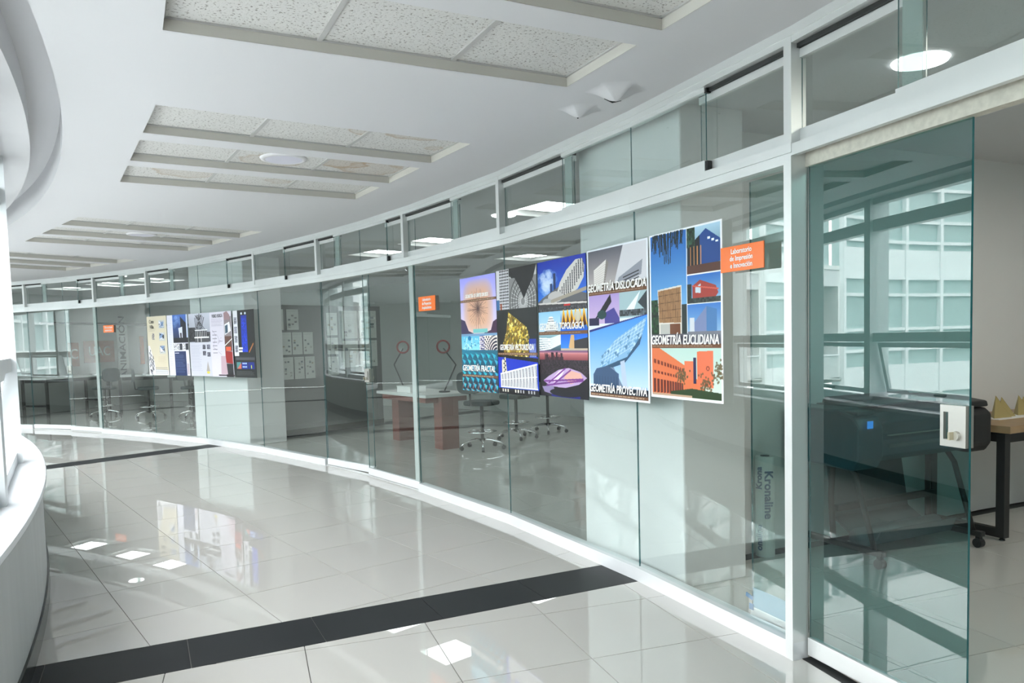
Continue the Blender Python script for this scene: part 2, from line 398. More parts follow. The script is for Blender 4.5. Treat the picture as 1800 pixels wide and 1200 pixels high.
for gi, k, o, X, Y in slots:
    th_ = 0.012
    a, b = -SW / 2, SW / 2
    # upstands, standing just outside the opening
    for (p0, p1, n) in ((o + Y * a, o + X * SL + Y * a, -Y), (o + X * SL + Y * a, o + X * SL + Y * b, X), (o + X * SL + Y * b, o + Y * b, Y), (o + Y * b, o + Y * a, -X)):
        q = [p0, p1, p1 + n * th_, p0 + n * th_]
        fr.prism([V3(p, zc + 0.0015) for p in q], (0, 0, SD + 0.01))
    for i in range(3):
        c = o + X * (SL * (i + 0.5) / 3)
        mt = M['ctile']
        if (gi, k, i) in stain_tiles: mt = ceiling_tile_mat('stained_ceiling_tile', stain_tiles[(gi, k, i)])
        m_ = MB(); m_.box((0, 0, 0.006), (SL / 3 - 0.004, SW, 0.012))
        t = m_.obj('ceiling_tile', mt, parent=ceiling, origin=(0, 0, 0))
        t.location = V3(c, zt); t.rotation_euler = (0, 0, atan2(X.y, X.x))
        if (gi, k, i) in stain_tiles: t['label'] = 'water-stained ceiling tile'
    for i in (1, 2):
        c = o + X * (SL * i / 3)
        tb.box(V3(c, zt - 0.004), (0.024, SW, 0.010), X=V3(X, 0))
    for s_ in (a, b): tb.box(V3(o + X * (SL / 2) + Y * (s_ * 0.985), zt - 0.003), (SL, 0.012, 0.008), X=V3(X, 0))
    for s_ in (0.006, SL - 0.006): tb.box(V3(o + X * s_, zt - 0.003), (0.012, SW, 0.008), X=V3(X, 0))
fr.obj('slot_upstand', M['slot_frame'], parent=ceiling); tb.obj('ceiling_tee', M['tbar'], parent=ceiling)

# sagging torn plaster beside the header
def flap(c, ax, ln, wd, drop, slit):
    mb = MB(); N, K = 20, 6; vs = []; fs = []
    X = Vector((cos(ax), sin(ax), 0)); Y = Vector((-sin(ax), cos(ax), 0))
    for i in range(K + 1):
        r = i / K
        for j in range(N):
            an = 2 * pi * j / N
            vs.append(Vector(c) + X * (cos(an) * r * ln * (1 + .18 * sin(3 * an + ax) + .1 * sin(5 * an))) + Y * (sin(an) * r * wd * (1 + .15 * cos(2 * an)) + 0.35 * wd * (1 - r)) + Vector((0, 0, .0005 - drop * (.5 + .5 * cos(pi * min(1, r * 1.02))) ** 1.6)))
    for i in range(K):
        for j in range(N):
            a = i * N + j; b = i * N + (j + 1) % N; fs.append((a, b, b + N, a + N))
    mb.add(vs, fs); f = mb.obj('torn_plaster_flap', M['gypsum'], parent=ceiling, smooth=True)
    m2 = MB(); p = Vector(c) + Y * (0.36 * wd)
    pts = [p + X * (-slit) + Y * .01 + Vector((0, 0, -drop * .62)), p + X * (-slit * .3) + Vector((0, 0, -drop * 1.02)), p + X * (slit * .5) + Vector((0, 0, -drop * .9))]
    m2.tube(pts, [0.002, 0.005, 0.002], 6); m2.obj('tear', M['dark_gap'], parent=f)
flap((0.60, 4.16, ZC), 0.0, 0.17, 0.17, 0.055, 0.06)
flap((0.44, 4.50, ZC), 0.25, 0.14, 0.13, 0.045, 0.012)

# downlights (corridor: unlit, set in a tile)
def round_light(name, x, y, z, r, material, label, grp=None):
    e = empty(name, (x, y, z))
    mb = MB(); n = 28; vs = []; fs = []
    prof = [(r * 0.80, -0.012), (r * 0.84, -0.016), (r, -0.010), (r + 0.006, 0.0)]
    for (rr, zz) in prof:
        for k in range(n): vs.append((x + rr * cos(2 * pi * k / n), y + rr * sin(2 * pi * k / n), z + zz))
    for i in range(len(prof) - 1):
        for k in range(n): fs.append((i * n + k, i * n + (k + 1) % n, (i + 1) * n + (k + 1) % n, (i + 1) * n + k))
    mb.add(vs, fs); mb.obj('trim_ring', M['lamp_ring'] if material is not M['led'] else M['led'], parent=e, smooth=True)
    d = MB(); d.prism([(x + r * .8 * cos(2 * pi * k / n), y + r * .8 * sin(2 * pi * k / n), z - 0.013) for k in range(n)], (0, 0, 0.008)); d.obj('diffuser', material, parent=e)
    return tag(e, label, 'ceiling light', grp)
round_light('downlight', -1.638, 5.746, ZC + SD, 0.165, M['lamp_off'], 'round unlit downlight set in a stained ceiling tile between two water marks')
round_light('downlight', -4.42, 9.35, ZC + SD, 0.165, M['lamp_off'], 'round unlit downlight in the middle slot of the farther ceiling bay')

# ================================================================ PARAPET + WINDOWS (inner side)
par = MB(); ring_solid(par, 17.30, RP, 0.0, 0.69, T0, T1, 0.012)
parapet = par.obj('wall_left', M['plaster'], kind='structure', smooth=False)
cp = MB(); ring_solid(cp, 17.22, RP + 0.03, 0.69, 0.725, T0, T1, 0.012); cp.obj('coping', M['coping'], parent=parapet, bevel=0.008)
sk = MB(); ring_solid(sk, RP, RP + 0.012, 0.0, 0.105, T0, T1, 0.012); sk.obj('skirting', M['skirting'], parent=parapet)
for p_ in parapet.data.polygons: p_.use_smooth = False
WT = [0.672 + 0.0965 * k for k in range(-9, 10) if T0 < 0.672 + 0.0965 * k < T1]
wi = 0
def radial_box(mb, R0, R1, t, w, z0, z1, mi=0):
    X = er(t); Y = et(t)
    q = [P(R0, t) - Y * w / 2, P(R1, t) - Y * w / 2, P(R1, t) + Y * w / 2, P(R0, t) + Y * w / 2]
    return mb.hexa([p + Vector((0, 0, z0)) for p in q], [p + Vector((0, 0, z1)) for p in q], mi)
ZW0, ZW1 = 0.725, ZC + 0.002
for a, b in zip(WT[:-1], WT[1:]):
    wi += 1
    g = 0.05 / RW
    w = empty('window_%d' % wi, P(RW, (a + b) / 2, ZW0), kind='structure')
    mb = MB()
    mb.chord(RW - 0.05, 0.10, a + g * .5, b - g * .5, ZW0, ZW0 + 0.075)
    mb.chord(RW - 0.05, 0.10, a + g * .5, b - g * .5, 1.36, 1.45)
    mb.chord(RW - 0.05, 0.10, a + g * .5, b - g * .5, 2.48, 2.60)
    mb.chord(RW - 0.05, 0.10, a + g * .5, b - g * .5, ZW1 - 0.06, ZW1)
    mb.obj('window_frame', M['alu_white'], parent=w)
    radial_box(MB(), RW - 0.13, RW + 0.08, a, 0.10, ZW0, ZW1).obj('window_post', M['alu_white'], parent=w)
    pn = MB(); pn.chord(RW - 0.004, 0.008, a + g, b - g, 1.45, 2.48); pn.obj('pane', M['glass_win'], parent=w)
    pn = MB(); pn.chord(RW - 0.004, 0.008, a + g, b - g, 2.60, ZW1 - 0.06); pn.obj('pane', M['glass_win'], parent=w)
    # awning sash, hinged at the top rail and pushed out a little on some bays
    tilt = 0.22 if wi % 2 else 0.02
    pa, pb = P(RW, a + 1.6 * g, 1.35), P(RW, b - 1.6 * g, 1.35)
    dn = (Vector((0, 0, -cos(tilt))) - er((a + b) / 2) * sin(tilt)) * 0.53
    X = (pb - pa).normalized(); Nn = X.cross(dn.normalized())
    sb = MB(); s = 0.045; Ld = dn.length; Lx = (pb - pa).length; D = dn.normalized()
    for (u0, u1, v0, v1) in ((0, Lx, 0, s), (0, Lx, Ld - s, Ld), (0, s, s, Ld - s), (Lx - s, Lx, s, Ld - s)):
        c = pa + X * ((u0 + u1) / 2) + D * ((v0 + v1) / 2); sb.box(c, (u1 - u0, v1 - v0, 0.03), X=X, Y=D)
    sash = sb.obj('awning_sash', M['alu_white'], parent=w)
    gp = MB(); gp.box(pa + X * (Lx / 2) + D * (Ld / 2), (Lx - 2 * s, Ld - 2 * s, 0.006), X=X, Y=D); gp.obj('sash_pane', M['glass_win'], parent=sash)
    hb = MB(); hb.box(pa + X * (Lx / 2) + D * (Ld - s / 2) + er(a) * 0.03, (0.13, 0.02, 0.03), X=X, Y=D); hb.obj('sash_handle', M['plastic_black'], parent=sash)

# ================================================================ GLAZED WALL
TV = [-0.125, -0.0415, 0.0421, 0.1257, 0.2093, 0.2929, 0.3767, 0.4398, 0.5216, 0.6018, 0.6579, 0.7083, 0.7912, 0.872, 0.946, 1.024, 1.071, 1.125, 1.205, 1.285, 1.365, 1.445, 1.525]
wall = empty('wall_right', P(RG, 0.7), kind='structure')
DOORS = {(0.6018, 0.6579), (0.6579, 0.7083), (1.024, 1.071), (1.071, 1.125)}
OPEN = {(0.2929, 0.3767)}
TH = 0.08
def wadd(mb, name, m, **k): return mb.obj(name, m, parent=wall, origin=P(RG, 0.7), **k)
for a, b in zip(TV[:-1], TV[1:]):
    key = (a, b)
    e = 0.0
    if key in OPEN:
        mb = MB(); mb.chord(RG, 0.03, a, b, 2.262, 2.312); wadd(mb, 'mid_rail', M['alu'])
        mb = MB(); mb.chord(RG + 0.03, 0.13, a, b, 2.305, 2.318); wadd(mb, 'lintel_soffit', M['alu'])
        mb = MB(); mb.chord(RG + 0.075, 0.05, a, b, 2.215, 2.305); wadd(mb, 'door_track', M['track_tape'])
    else:
        mb = MB(); mb.chord(RG, TH, a, b, ZM0, ZM0 + 0.042); mb.chord(RG - 0.004, TH + 0.004, a, b, ZM0 + 0.045, ZM1); mb.chord(RG + 0.004, TH - 0.01, a, b, ZM0 + 0.042, ZM0 + 0.045)
        wadd(mb, 'mid_rail', M['alu'])
        if key not in DOORS:
            mb = MB(); mb.chord(RG, TH, a, b, 0, ZS); wadd(mb, 'bottom_rail', M['alu_white'])
            mb = MB(); g = 0.0015 / RG; mb.chord(RG + 0.030, 0.010, a + g, b - g, ZS - 0.01, ZM0 + 0.01)
            mb.mi[2] = mb.mi[4] = 1   # the two vertical cut edges
            o = wadd(mb, 'glass_pane', [M['glass'], M['glass_edge']])
        else:
            mb = MB(); mb.chord(RG + 0.02, 0.04, a, b, 0, 0.012); wadd(mb, 'threshold', M['alu'])
    mb = MB(); mb.chord(RG, TH + .02, a, b, ZH, ZC + 0.002); mb.chord(RG - 0.006, 0.01, a, b, ZH + 0.028, ZC); wadd(mb, 'header', M['alu'])
# transom bays
BAYS = [(-0.125, 0.0421), (0.0421, 0.2093), (0.2093, 0.3767), (0.3767, 0.5216), (0.5216, 0.6084), (0.6084, 0.7083), (0.7083, 0.7912), (0.7912, 0.946), (0.946, 1.024), (1.024, 1.125), (1.125, 1.285), (1.285, 1.445)]
FRONT = {(0.2093, 0.3767): (0.235, 0.3508), (0.3767, 0.5216): (0.4067, 0.4783), (0.5216, 0.6084): (0.5216, 0.5634), (0.6084, 0.7083): (0.6273, 0.6881),
         (0.7083, 0.7912): (0.7512, 0.7912), (0.7912, 0.946): (0.8299, 0.9135), (0.946, 1.024): (0.946, 0.9869), (1.024, 1.125): (1.048, 1.1004)}
for t in sorted({x for b in BAYS for x in b}):
    pw = 0.047; tt = t + pw / 2 / RG
    mb = radial_box(MB(), RG - 0.002, RG + TH, tt, pw, ZM1, ZH + 0.03); wadd(mb, 'transom_post', M['alu'])
for (a, b) in BAYS:
    fa, fb = FRONT.get((a, b), (a + (b - a) * .3, a + (b - a) * .7))
    po = 0.047 / RG
    def polychord(ta, tb):
        cuts = [ta] + [t for t in TV if ta + 0.004 < t < tb - 0.004] + [tb]
        return list(zip(cuts[:-1], cuts[1:]))
    a2 = a + po
    # front (fixed) panes
    for (x, y) in polychord(max(fa, a2), fb):
        mb = MB(); mb.chord(RG + 0.008, 0.03, x, y, ZM1, ZM1 + 0.062); mb.chord(RG + 0.008, 0.03, x, y, ZH - 0.022, ZH); wadd(mb, 'transom_rail', M['alu'])
        mb = MB(); mb.chord(RG + 0.018, 0.006, x + 4e-5, y - 4e-5, ZM1 + 0.055, ZH - 0.02); mb.mi[2] = mb.mi[4] = 1
        wadd(mb, 'transom_pane', [M['glass'], M['glass_edge']])
    # sliding panes behind, at the ends of the bay
    ov = 0.045 / RG * 2.0
    for (x, y, side) in ((a2, fa + ov, 0), (fb - ov, b, 1)):
        if y - x < 0.008 or (side == 0 and fa <= a2) or (side == 1 and fb >= b): continue
        for (x1, y1) in polychord(x, y):
            mb = MB(); mb.chord(RG + 0.045, 0.03, x1, y1, ZM1, ZM1 + 0.062); mb.chord(RG + 0.045, 0.03, x1, y1, ZH - 0.060, ZH - 0.022); wadd(mb, 'transom_rail', M['alu'])
            mb = MB(); mb.chord(RG + 0.056, 0.006, x1, y1, ZM1 + 0.055, ZH - 0.05); mb.mi[2] = mb.mi[4] = 1
            wadd(mb, 'sliding_transom_pane', [M['glass'], M['glass_edge']])
            mb = MB(); mb.chord(RG + 0.03, 0.045, x1, y1, ZH - 0.020, ZH - 0.001); wadd(mb, 'track_shade', M['dark_gap'])  # solid black bar paints the shade inside the open track
        if side == 1:
            mb = MB(); mb.chord(RG + 0.034, 0.006, fb - .0045, fb - .0003, ZM1 + .058, ZH - .03); wadd(mb, 'edge_seal', M['seal'])
        xe = fa if side == 0 else fb
        if side == 0:
            mb = MB(); radial_box(mb, RG + 0.012, RG + 0.040, xe - 0.006 / RG, 0.022, ZM1, ZM1 + 0.058); radial_box(mb, RG + 0.012, RG + 0.04, xe - 0.006 / RG, 0.018, ZH - 0.028, ZH - 0.004); wadd(mb, 'end_block', M['plastic_black'])
    # pale upright overlap strip
# main posts of the print lab doorway
for t in (0.3767, 0.2093):
    mb = radial_box(MB(), RG - 0.004, RG + 0.085, t + 0.0235 / RG, 0.047, 0, ZM0 + 0.03); wadd(mb, 'door_post', M['alu'])
    if t > .3:
        mb = radial_box(MB(), RG + 0.084, RG + 0.14, t + 0.0235 / RG, 0.03, 0, ZM0 + 0.03)
# dark edge of jamb at H and at A
for t in (0.7083, 0.6018, 1.125, 1.024):
    mb = radial_box(MB(), RG + 0.030, RG + 0.042, t - 0.012 / RG, 0.03, ZS, ZM0); wadd(mb, 'jamb_glass_strip', M['glass_win'])

for t in (0.6018, 1.024):
    mb = MB(); mb.chord(RG + 0.018, 0.006, t + .0002, t + .0042, ZS, ZM0); wadd(mb, 'edge_seal', M['seal'])
# small eyelet under the mid rail
mb = MB(); mb.tube([P(RG - 0.004, 0.6065, ZM0 + .0), P(RG - 0.012, 0.6065, ZM0 - 0.03), P(RG - 0.004, 0.6055, ZM0 - 0.045)], 0.004, 6); wadd(mb, 'eyelet', M['chrome'])

# ---------------------------------------------------------------- doors
def lock(parent, t, R, z0, z1, flip=1, both=True):
    X = -et(t); N = -er(t); w = 0.105
    zc_ = (z0 + z1) / 2; h = z1 - z0
    c = P(R, t, zc_) - X * (w / 2) * flip
    o = empty('door_lock', c, parent=parent)
    for sgn in ((1, -1) if both else (1,)):
        mb = MB()
        pc = c + N * (0.012 * sgn)
        # plate with an upright slot: four boxes round the slot
        sx = -w * 0.27 * flip; sw, sh = 0.020, h * 0.66
        def bx(u0, u1, v0, v1):
            mb.box(pc + X * ((u0 + u1) / 2) + Vector((0, 0, (v0 + v1) / 2)), (abs(u1 - u0), 0.014, abs(v1 - v0)), X=X, Y=N)
        bx(-w / 2, sx - sw / 2, -h / 2, h / 2); bx(sx + sw / 2, w / 2, -h / 2, h / 2); bx(sx - sw / 2, sx + sw / 2, sh / 2, h / 2); bx(sx - sw / 2, sx + sw / 2, -h / 2, -sh / 2)
        # merge into the lock as one plate part
        pl = mb.obj('lock_plate', M['steel'], parent=parent)
        k = MB(); kc = pc + X * (w * 0.16 * flip) + Vector((0, 0, -h * 0.22)); k.tube([kc + N * (0.004 * sgn), kc + N * (0.020 * sgn)], 0.017, 18)
        k.obj('lock_cylinder', M['steel'], parent=pl)
        k = MB(); k.box(kc + N * (0.028 * sgn) + X * -0.006, (0.008, 0.022, 0.028), X=X, Y=N); k.obj('thumb_turn', M['brass'], parent=pl)
    COL.objects.unlink(o); bpy.data.objects.remove(o)
def swing(d, hinge, rot):
    M_ = Matrix.Translation(hinge) @ Matrix.Rotation(rot, 4, 'Z') @ Matrix.Translation(-hinge)
    d.matrix_world = M_ @ Matrix.Translation(d.location)
def leaf(n, ta, tb, R, lock_t=None, mats=None, bottom=True, zb=0.012, zt=None, flip=1):
    d = empty('door_%d' % n, P(R, (ta + tb) / 2), kind='structure')
    zt = zt or ZM0 + 0.01
    mb = MB(); mb.chord(R, 0.010, ta, tb, zb + 0.07, zt); mb.mi[2] = mb.mi[4] = 1
    mb.obj('door_glass', mats or [M['glass'], M['glass_edge']], parent=d)
    mb = MB(); mb.chord(R - 0.012, 0.034, ta, tb, zb + 0.004, zb + 0.082); mb.obj('door_rail', M['alu_white'], parent=d, bevel=0.003)
    if lock_t: lock(d, lock_t, R + 0.005, 1.052, 1.198, flip)
    return d
swing(leaf(2, 0.6579 + 0.0002, 0.7083 - 0.0012, RG + 0.030, lock_t=0.6581, flip=1), P(RG + .03, .7083), 0.075)
leaf(3, 0.6018 + 0.0002, 0.6579 - 0.0002, RG + 0.030, lock_t=0.6577, flip=-1)
swing(leaf(4, 1.071 + 0.0002, 1.125 - 0.0008, RG + 0.030, lock_t=1.0712, flip=1), P(RG + .03, 1.125), 0.075)
leaf(5, 1.024 + 0.0002, 1.071 - 0.0002, RG + 0.030, lock_t=None)
# sliding leaf left open across the print lab doorway
def straight_leaf(n, ta, tb, R, lk, gm='glass_door'):
    d = empty('door_%d' % n, P(R, (ta + tb) / 2), kind='structure')
    mb = MB(); mb.chord(R, 0.010, ta, tb, 0.09, 2.235); mb.mi[2] = mb.mi[4] = 1
    mb.obj('door_glass', [M[gm], M['glass_edge']], parent=d)
    mb = MB(); mb.chord(R - 0.012, 0.034, ta, tb, 0.018, 0.10); mb.obj('door_rail', M['alu'], parent=d, bevel=0.003)
    if lk: lock(d, ta + 0.0001, R + 0.005, 1.067, 1.217, 1)
    return d
straight_leaf(1, 0.3386, 0.3767 - 0.0004, RG + 0.085, True)
d6 = straight_leaf(6, 0.3767 + 0.0024, 0.3973, RG + 0.125, False, 'glass_leaf')
mb = MB(); mb.chord(RG + 0.118, 0.004, 0.3800, 0.3965, 0.098, 0.20); mb.obj('protective_film', M['film'], parent=d6)
mb = MB(); mb.box(P(RG + 0.112, 0.3975, 0.15), (0.05, 0.006, 0.02), X=et(.39) + Vector((0, 0, .2)), Y=er(.39)); mb.box(P(RG + 0.112, 0.3968, 0.10), (0.03, 0.006, 0.03), X=et(.39), Y=er(.39)); mb.obj('film_tape', M['film_dark'], parent=d6)
mb = MB(); mb.chord(RG + 0.05, 0.06, 0.2093, 0.3767, -0.004, 0.002); wadd(mb, 'floor_track', M['dark_gap'])

# ================================================================ LABS: columns, partitions, outer wall, ceiling
def col(ta, tb, R0, R1, name, n):
    mb = MB(); mb.chord(R0, R1 - R0, ta, tb, 0, ZC + 0.3); return mb.obj('wall_column_%d' % n, M['white_wall'], kind='structure', bevel=0.01)
COL1 = col(0.4265, 0.4790, RG + 0.16, RG + 0.62, 'column', 1)
COL2 = col(0.829, 0.905, RG + 0.24, RG + 0.85, 'column', 2)
COL3 = col(1.24, 1.29, RG + 0.24, RG + 0.85, 'column', 3)
RB = 26.8
def partition(n, t, R0, side, m, thick=0.12, R1=None, H=ZC + 0.3):
    R1 = R1 or RB + .1
    # one face lies on the radial plane at angle t, the body is on the given side
    X = er(t); Y = et(t) * side
    q = [P(R0, t), P(R1, t), P(R1, t) + Y * thick, P(R0, t) + Y * thick]
    if side < 0: q = q[::-1]
    mb = MB(); mb.prism(q, (0, 0, H)); return mb.obj('wall_partition_%d' % n, m, kind='structure')
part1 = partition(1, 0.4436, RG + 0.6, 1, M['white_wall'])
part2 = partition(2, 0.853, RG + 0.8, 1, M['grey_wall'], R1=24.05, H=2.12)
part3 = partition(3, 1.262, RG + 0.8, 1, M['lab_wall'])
for t_, par_, lab in ((0.853, part2, 0),):
    mb = MB(); q = [P(RG + .85, t_) - et(t_) * .012, P(24.05, t_) - et(t_) * .012, P(24.05, t_), P(RG + .85, t_)]; mb.prism(q, (0, 0, 0.10)); mb.obj('baseboard', M['skirting'], parent=par_)
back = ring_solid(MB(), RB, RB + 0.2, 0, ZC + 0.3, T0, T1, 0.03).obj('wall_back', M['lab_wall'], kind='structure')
for t, nm in ((T0, 'wall_sky_cap_near'), (T1, 'wall_sky_cap_far')):  # added unseen caps, stop sky light leaking in where the ring is cut
    mb = MB(); s = 1 if t == T0 else -1
    q = [P(17.3, t), P(27, t), P(27, t) - et(t) * 0.1 * s, P(17.3, t) - et(t) * 0.1 * s]
    if s > 0: q = q[::-1]
    mb.prism(q, (0, 0, ZC + 0.5)); mb.obj(nm, M['white_wall'], kind='structure')
# LED wells in the lab ceilings
ZL = 2.80
LED = [(-0.95, 10.45, 0.706), (-1.85, 11.62, 0.773), (0.50, 8.05, 0.58), (0.35, 12.72, 0.745), (-8.10, 15.80, 1.105), (-6.95, 15.05, 1.035), (-9.45, 16.7, 1.175), (2.75, 2.4, 0.31), (-6.3, 17.9, 1.08), (4.6, 4.1, 0.36)]  # both print lab panels are added to brighten that room and its wall
holes = []
for x, y, t in LED:
    X = Vector((cos(t), sin(t))) * 0.42; Y = Vector((-sin(t), cos(t))) * 0.42; c = Vector((x, y)); holes.append([c - X - Y, c + X - Y, c + X + Y, c - X + Y])
outline = [vec2(P(RG + 0.09, t)) for t in A] + [vec2(P(RB + .05, t)) for t in reversed(A)]
labc = flat_with_holes('ceiling_lab', outline, holes, ZL, 0, M['gypsum'], kind='structure')
LEDL = ['over the table with the magnifier lamps', 'in front of the far end of the grey pin wall', 'partly hidden by the near white column, above the stadium poster', 'just above the gold crystal poster, deepest in the middle lab',
        'above the leftmost drafting chair of the far lab', 'above the cream poster beside the far column', 'seen through the transom left of the small two-line sign', 'added to light the print lab beyond the doorway', 'deep in the far lab behind the far posters', 'added to light the print lab, above the oak-topped table']
for i, (x, y, t) in enumerate(LED):
    X = Vector((cos(t), sin(t), 0)); c = Vector((x, y, 0))
    room = 'print lab' if t < 0.45 else ('middle lab' if t < 0.85 else 'far lab')
    e = empty('led_panel', (x, y, ZL))
    mb = MB(); s = 0.42; h = 0.055
    for (ux, uy, lx, ly) in ((0, s + .006, 2 * s + .024, .012), (0, -s - .006, 2 * s + .024, .012), (s + .006, 0, .012, 2 * s), (-s - .006, 0, .012, 2 * s)):
        mb.box(c + X * ux + Vector((-X.y, X.x, 0)) * uy + Vector((0, 0, ZL + .004 + h / 2)), (lx, ly, h - .004), X=X)
    mb.obj('well_side', M['white_wall'], parent=e)
    mb = MB(); mb.box(c + Vector((0, 0, ZL + h + .008)), (2 * s + .02, 2 * s + .02, 0.012), X=X); mb.obj('well_top', M['white_wall'], parent=e)
    mb = MB(); mb.box(c + Vector((0, 0, ZL + h - 0.004)), (.60, .60, 0.008), X=X); mb.obj('diffuser', M['led_added' if t < .45 else 'led'], parent=e)
    tag(e, 'square lit ceiling panel ' + LEDL[i], 'ceiling light', 'recessed lit panels of the %s' % room)
for x, y, lb in ((2.04, 3.84, 'bright round downlight on the print lab ceiling seen through the transom'), (-0.04, 8.23, 'bright round downlight near the glass in the middle lab'), (-7.05, 13.95, 'bright round downlight near the glass in the far lab')):
    round_light('downlight', x, y, ZL, 0.125, M['led'], lb)

# ================================================================ POSTERS (flat print painted into small generated pictures)
class Art:
    def __init__(s, w=240, h=380, bg=(.9, .9, .9)):
        s.w, s.h = w, h; s.a = np.zeros((h, w, 3), np.float32); s.a[:] = bg
        s.Y, s.X = np.mgrid[0:h, 0:w]; s.X = (s.X + .5) / w; s.Y = (s.Y + .5) / h; s.asp = h / w
    def mask(s, pts):
        m = np.zeros((s.h, s.w), bool); n = len(pts)
        for i in range(n):
            x0, y0 = pts[i]; x1, y1 = pts[(i + 1) % n]
            if y0 == y1: continue
            c = ((y0 > s.Y) != (y1 > s.Y)) & (s.X < (x1 - x0) * (s.Y - y0) / (y1 - y0) + x0); m ^= c
        return m
    def poly(s, pts, c, al=1.0):
        m = s.mask(pts); s.a[m] = s.a[m] * (1 - al) + np.array(c, np.float32) * al; return m
    def rect(s, x0, y0, x1, y1, c, c2=None, horiz=False):
        m = (s.X >= x0) & (s.X < x1) & (s.Y >= y0) & (s.Y < y1)
        if c2 is None: s.a[m] = c
        else:
            t = ((s.X - x0) / (x1 - x0) if horiz else (s.Y - y0) / (y1 - y0))[m][:, None]; s.a[m] = np.array(c) * (1 - t) + np.array(c2) * t
        return m
    def ell(s, cx, cy, rx, ry, c, al=1.0, clip=None):
        m = ((s.X - cx) / rx) ** 2 + ((s.Y - cy) / ry) ** 2 < 1
        if clip is not None: m &= clip
        s.a[m] = s.a[m] * (1 - al) + np.array(c) * al; return m
    def line(s, x0, y0, x1, y1, w, c, al=1.0, clip=None):
        dx, dy = x1 - x0, (y1 - y0) * s.asp; L2 = dx * dx + dy * dy + 1e-9
        t = np.clip(((s.X - x0) * dx + (s.Y - y0) * s.asp * dy) / L2, 0, 1)
        d = np.hypot(s.X - x0 - t * dx, (s.Y - y0) * s.asp - t * dy); m = d < w
        if clip is not None: m &= clip
        s.a[m] = s.a[m] * (1 - al) + np.array(c) * al
    def noise(s, m, amt, cell=4):
        n = RNG.random((s.h // cell + 1, s.w // cell + 1)).repeat(cell, 0).repeat(cell, 1)[:s.h, :s.w]
        s.a[m] *= (1 - amt + 2 * amt * n[m])[:, None]
    def textlines(s, x0, y0, x1, y1, n, c, al=.55):
        for i in range(n):
            y = y0 + (y1 - y0) * (i + .5) / n; x = x0
            end = x1 - (x1 - x0) * random.random() * .25
            while x < end:
                L = random.uniform(.02, .07) * (1 if x1 - x0 > .3 else .6); s.line(x, y, min(x + L, end), y, 0.0035, c, al); x += L + .016
    def image(s, name):
        im = bpy.data.images.new(name, s.w, s.h); px = np.ones((s.h, s.w, 4), np.float32); px[..., :3] = np.clip(s.a[::-1], 0, 1)
        im.pixels.foreach_set(px.ravel()); im.pack(); return im
def strip(A_, y, x0=0.0, x1=1.0):
    A_.rect(x0, y, x1, y + .022, (.42, .27, .17)); A_.textlines(x0 + .02, y + .004, x1 - .02, y + .018, 1, (.9, .85, .75), .7)
def art_fractal():
    a = Art(bg=(.80, .78, .92)); a.rect(0, 0, 1, .50, (.62, .62, .95), (.90, .84, .93))
    for k in range(30):
        t = k / 29; m = (np.abs((a.X - .5) / (.44 - .20 * t)) ** 4 + np.abs((a.Y - .27) / (.25 - .11 * t)) ** 4) < 1
        a.a[m] = a.a[m] * .93 + np.array((.86, .70 - .06 * t, .58 - .1 * t)) * .07
    for k in range(90):
        an = 2 * pi * k / 90 + random.uniform(-.05, .05); r = random.uniform(.10, .30)
        a.line(.5, .28, .5 + r * cos(an), .28 + r * sin(an) * .62, .0022, (.28, .20, .20), .6)
    a.line(.5, .14, .5, .46, .004, (.35, .22, .2), .6); a.line(.2, .29, .5, .28, .004, (.35, .22, .2), .6)
    a.poly([(0, .36), (.12, .38), (.22, .47), (.4, .5), (0, .5)], (.20, .16, .30)); a.poly([(1, .38), (.9, .40), (.84, .47), (.6, .5), (1, .5)], (.25, .12, .25))
    a.rect(.35, .455, .75, .49, (.45, .75, .74)); a.rect(0, .495, 1, .515, (.45, .6, .75))
    a.rect(0, .515, .55, .67, (.35, .72, .85), (.62, .88, .94))
    for k in range(40): a.ell(random.uniform(.05, .5), random.uniform(.53, .65), .012, .008, random.choice([(.1, .4, .6), (.9, .97, 1)]), .7)
    a.ell(.24, .535, .05, .02, (.1, .45, .65))
    m = a.rect(.52, .515, 1, .67, (.93, .88, .84))
    for i in range(12):
        for j in range(12):
            an = .12 + i * .13; r = .06 + j * .045; x = .98 - r * cos(an); y = .69 - r * sin(an) * .62
            if x > .55 and .515 < y < .67: a.ell(x, y, .015, .009, (.06, .08, .2), 1, m)
    for k in range(9): a.line(.52 + .018 * (k % 2), .52 + k * .017, .66, .515 + k * .018, .004, (.05, .15, .6), 1, m)
    a.rect(0, .64, 1, 1, (.06, .40, .50), (.12, .14, .20)); a.poly([(0, .67), (0, .63), (1, .69), (1, .72)], (.07, .45, .56))
    for j in range(7):
        for i in range(8):
            x = i * .15 - .06 + (j % 2) * .06; y = .665 + j * .052
            a.poly([(x, y), (x + .11, y + .018), (x + .075, y + .052)], (.12 + .1 * random.random(), .62 + .1 * random.random(), .76))
            a.poly([(x, y), (x + .075, y + .052), (x - .01, y + .035)], (.05, .30, .42))
            if j > 4: a.line(x, y + .05, x + .06, y + .005, .007, (.78, .46, .38), .8)
    strip(a, .195); strip(a, .855); return a
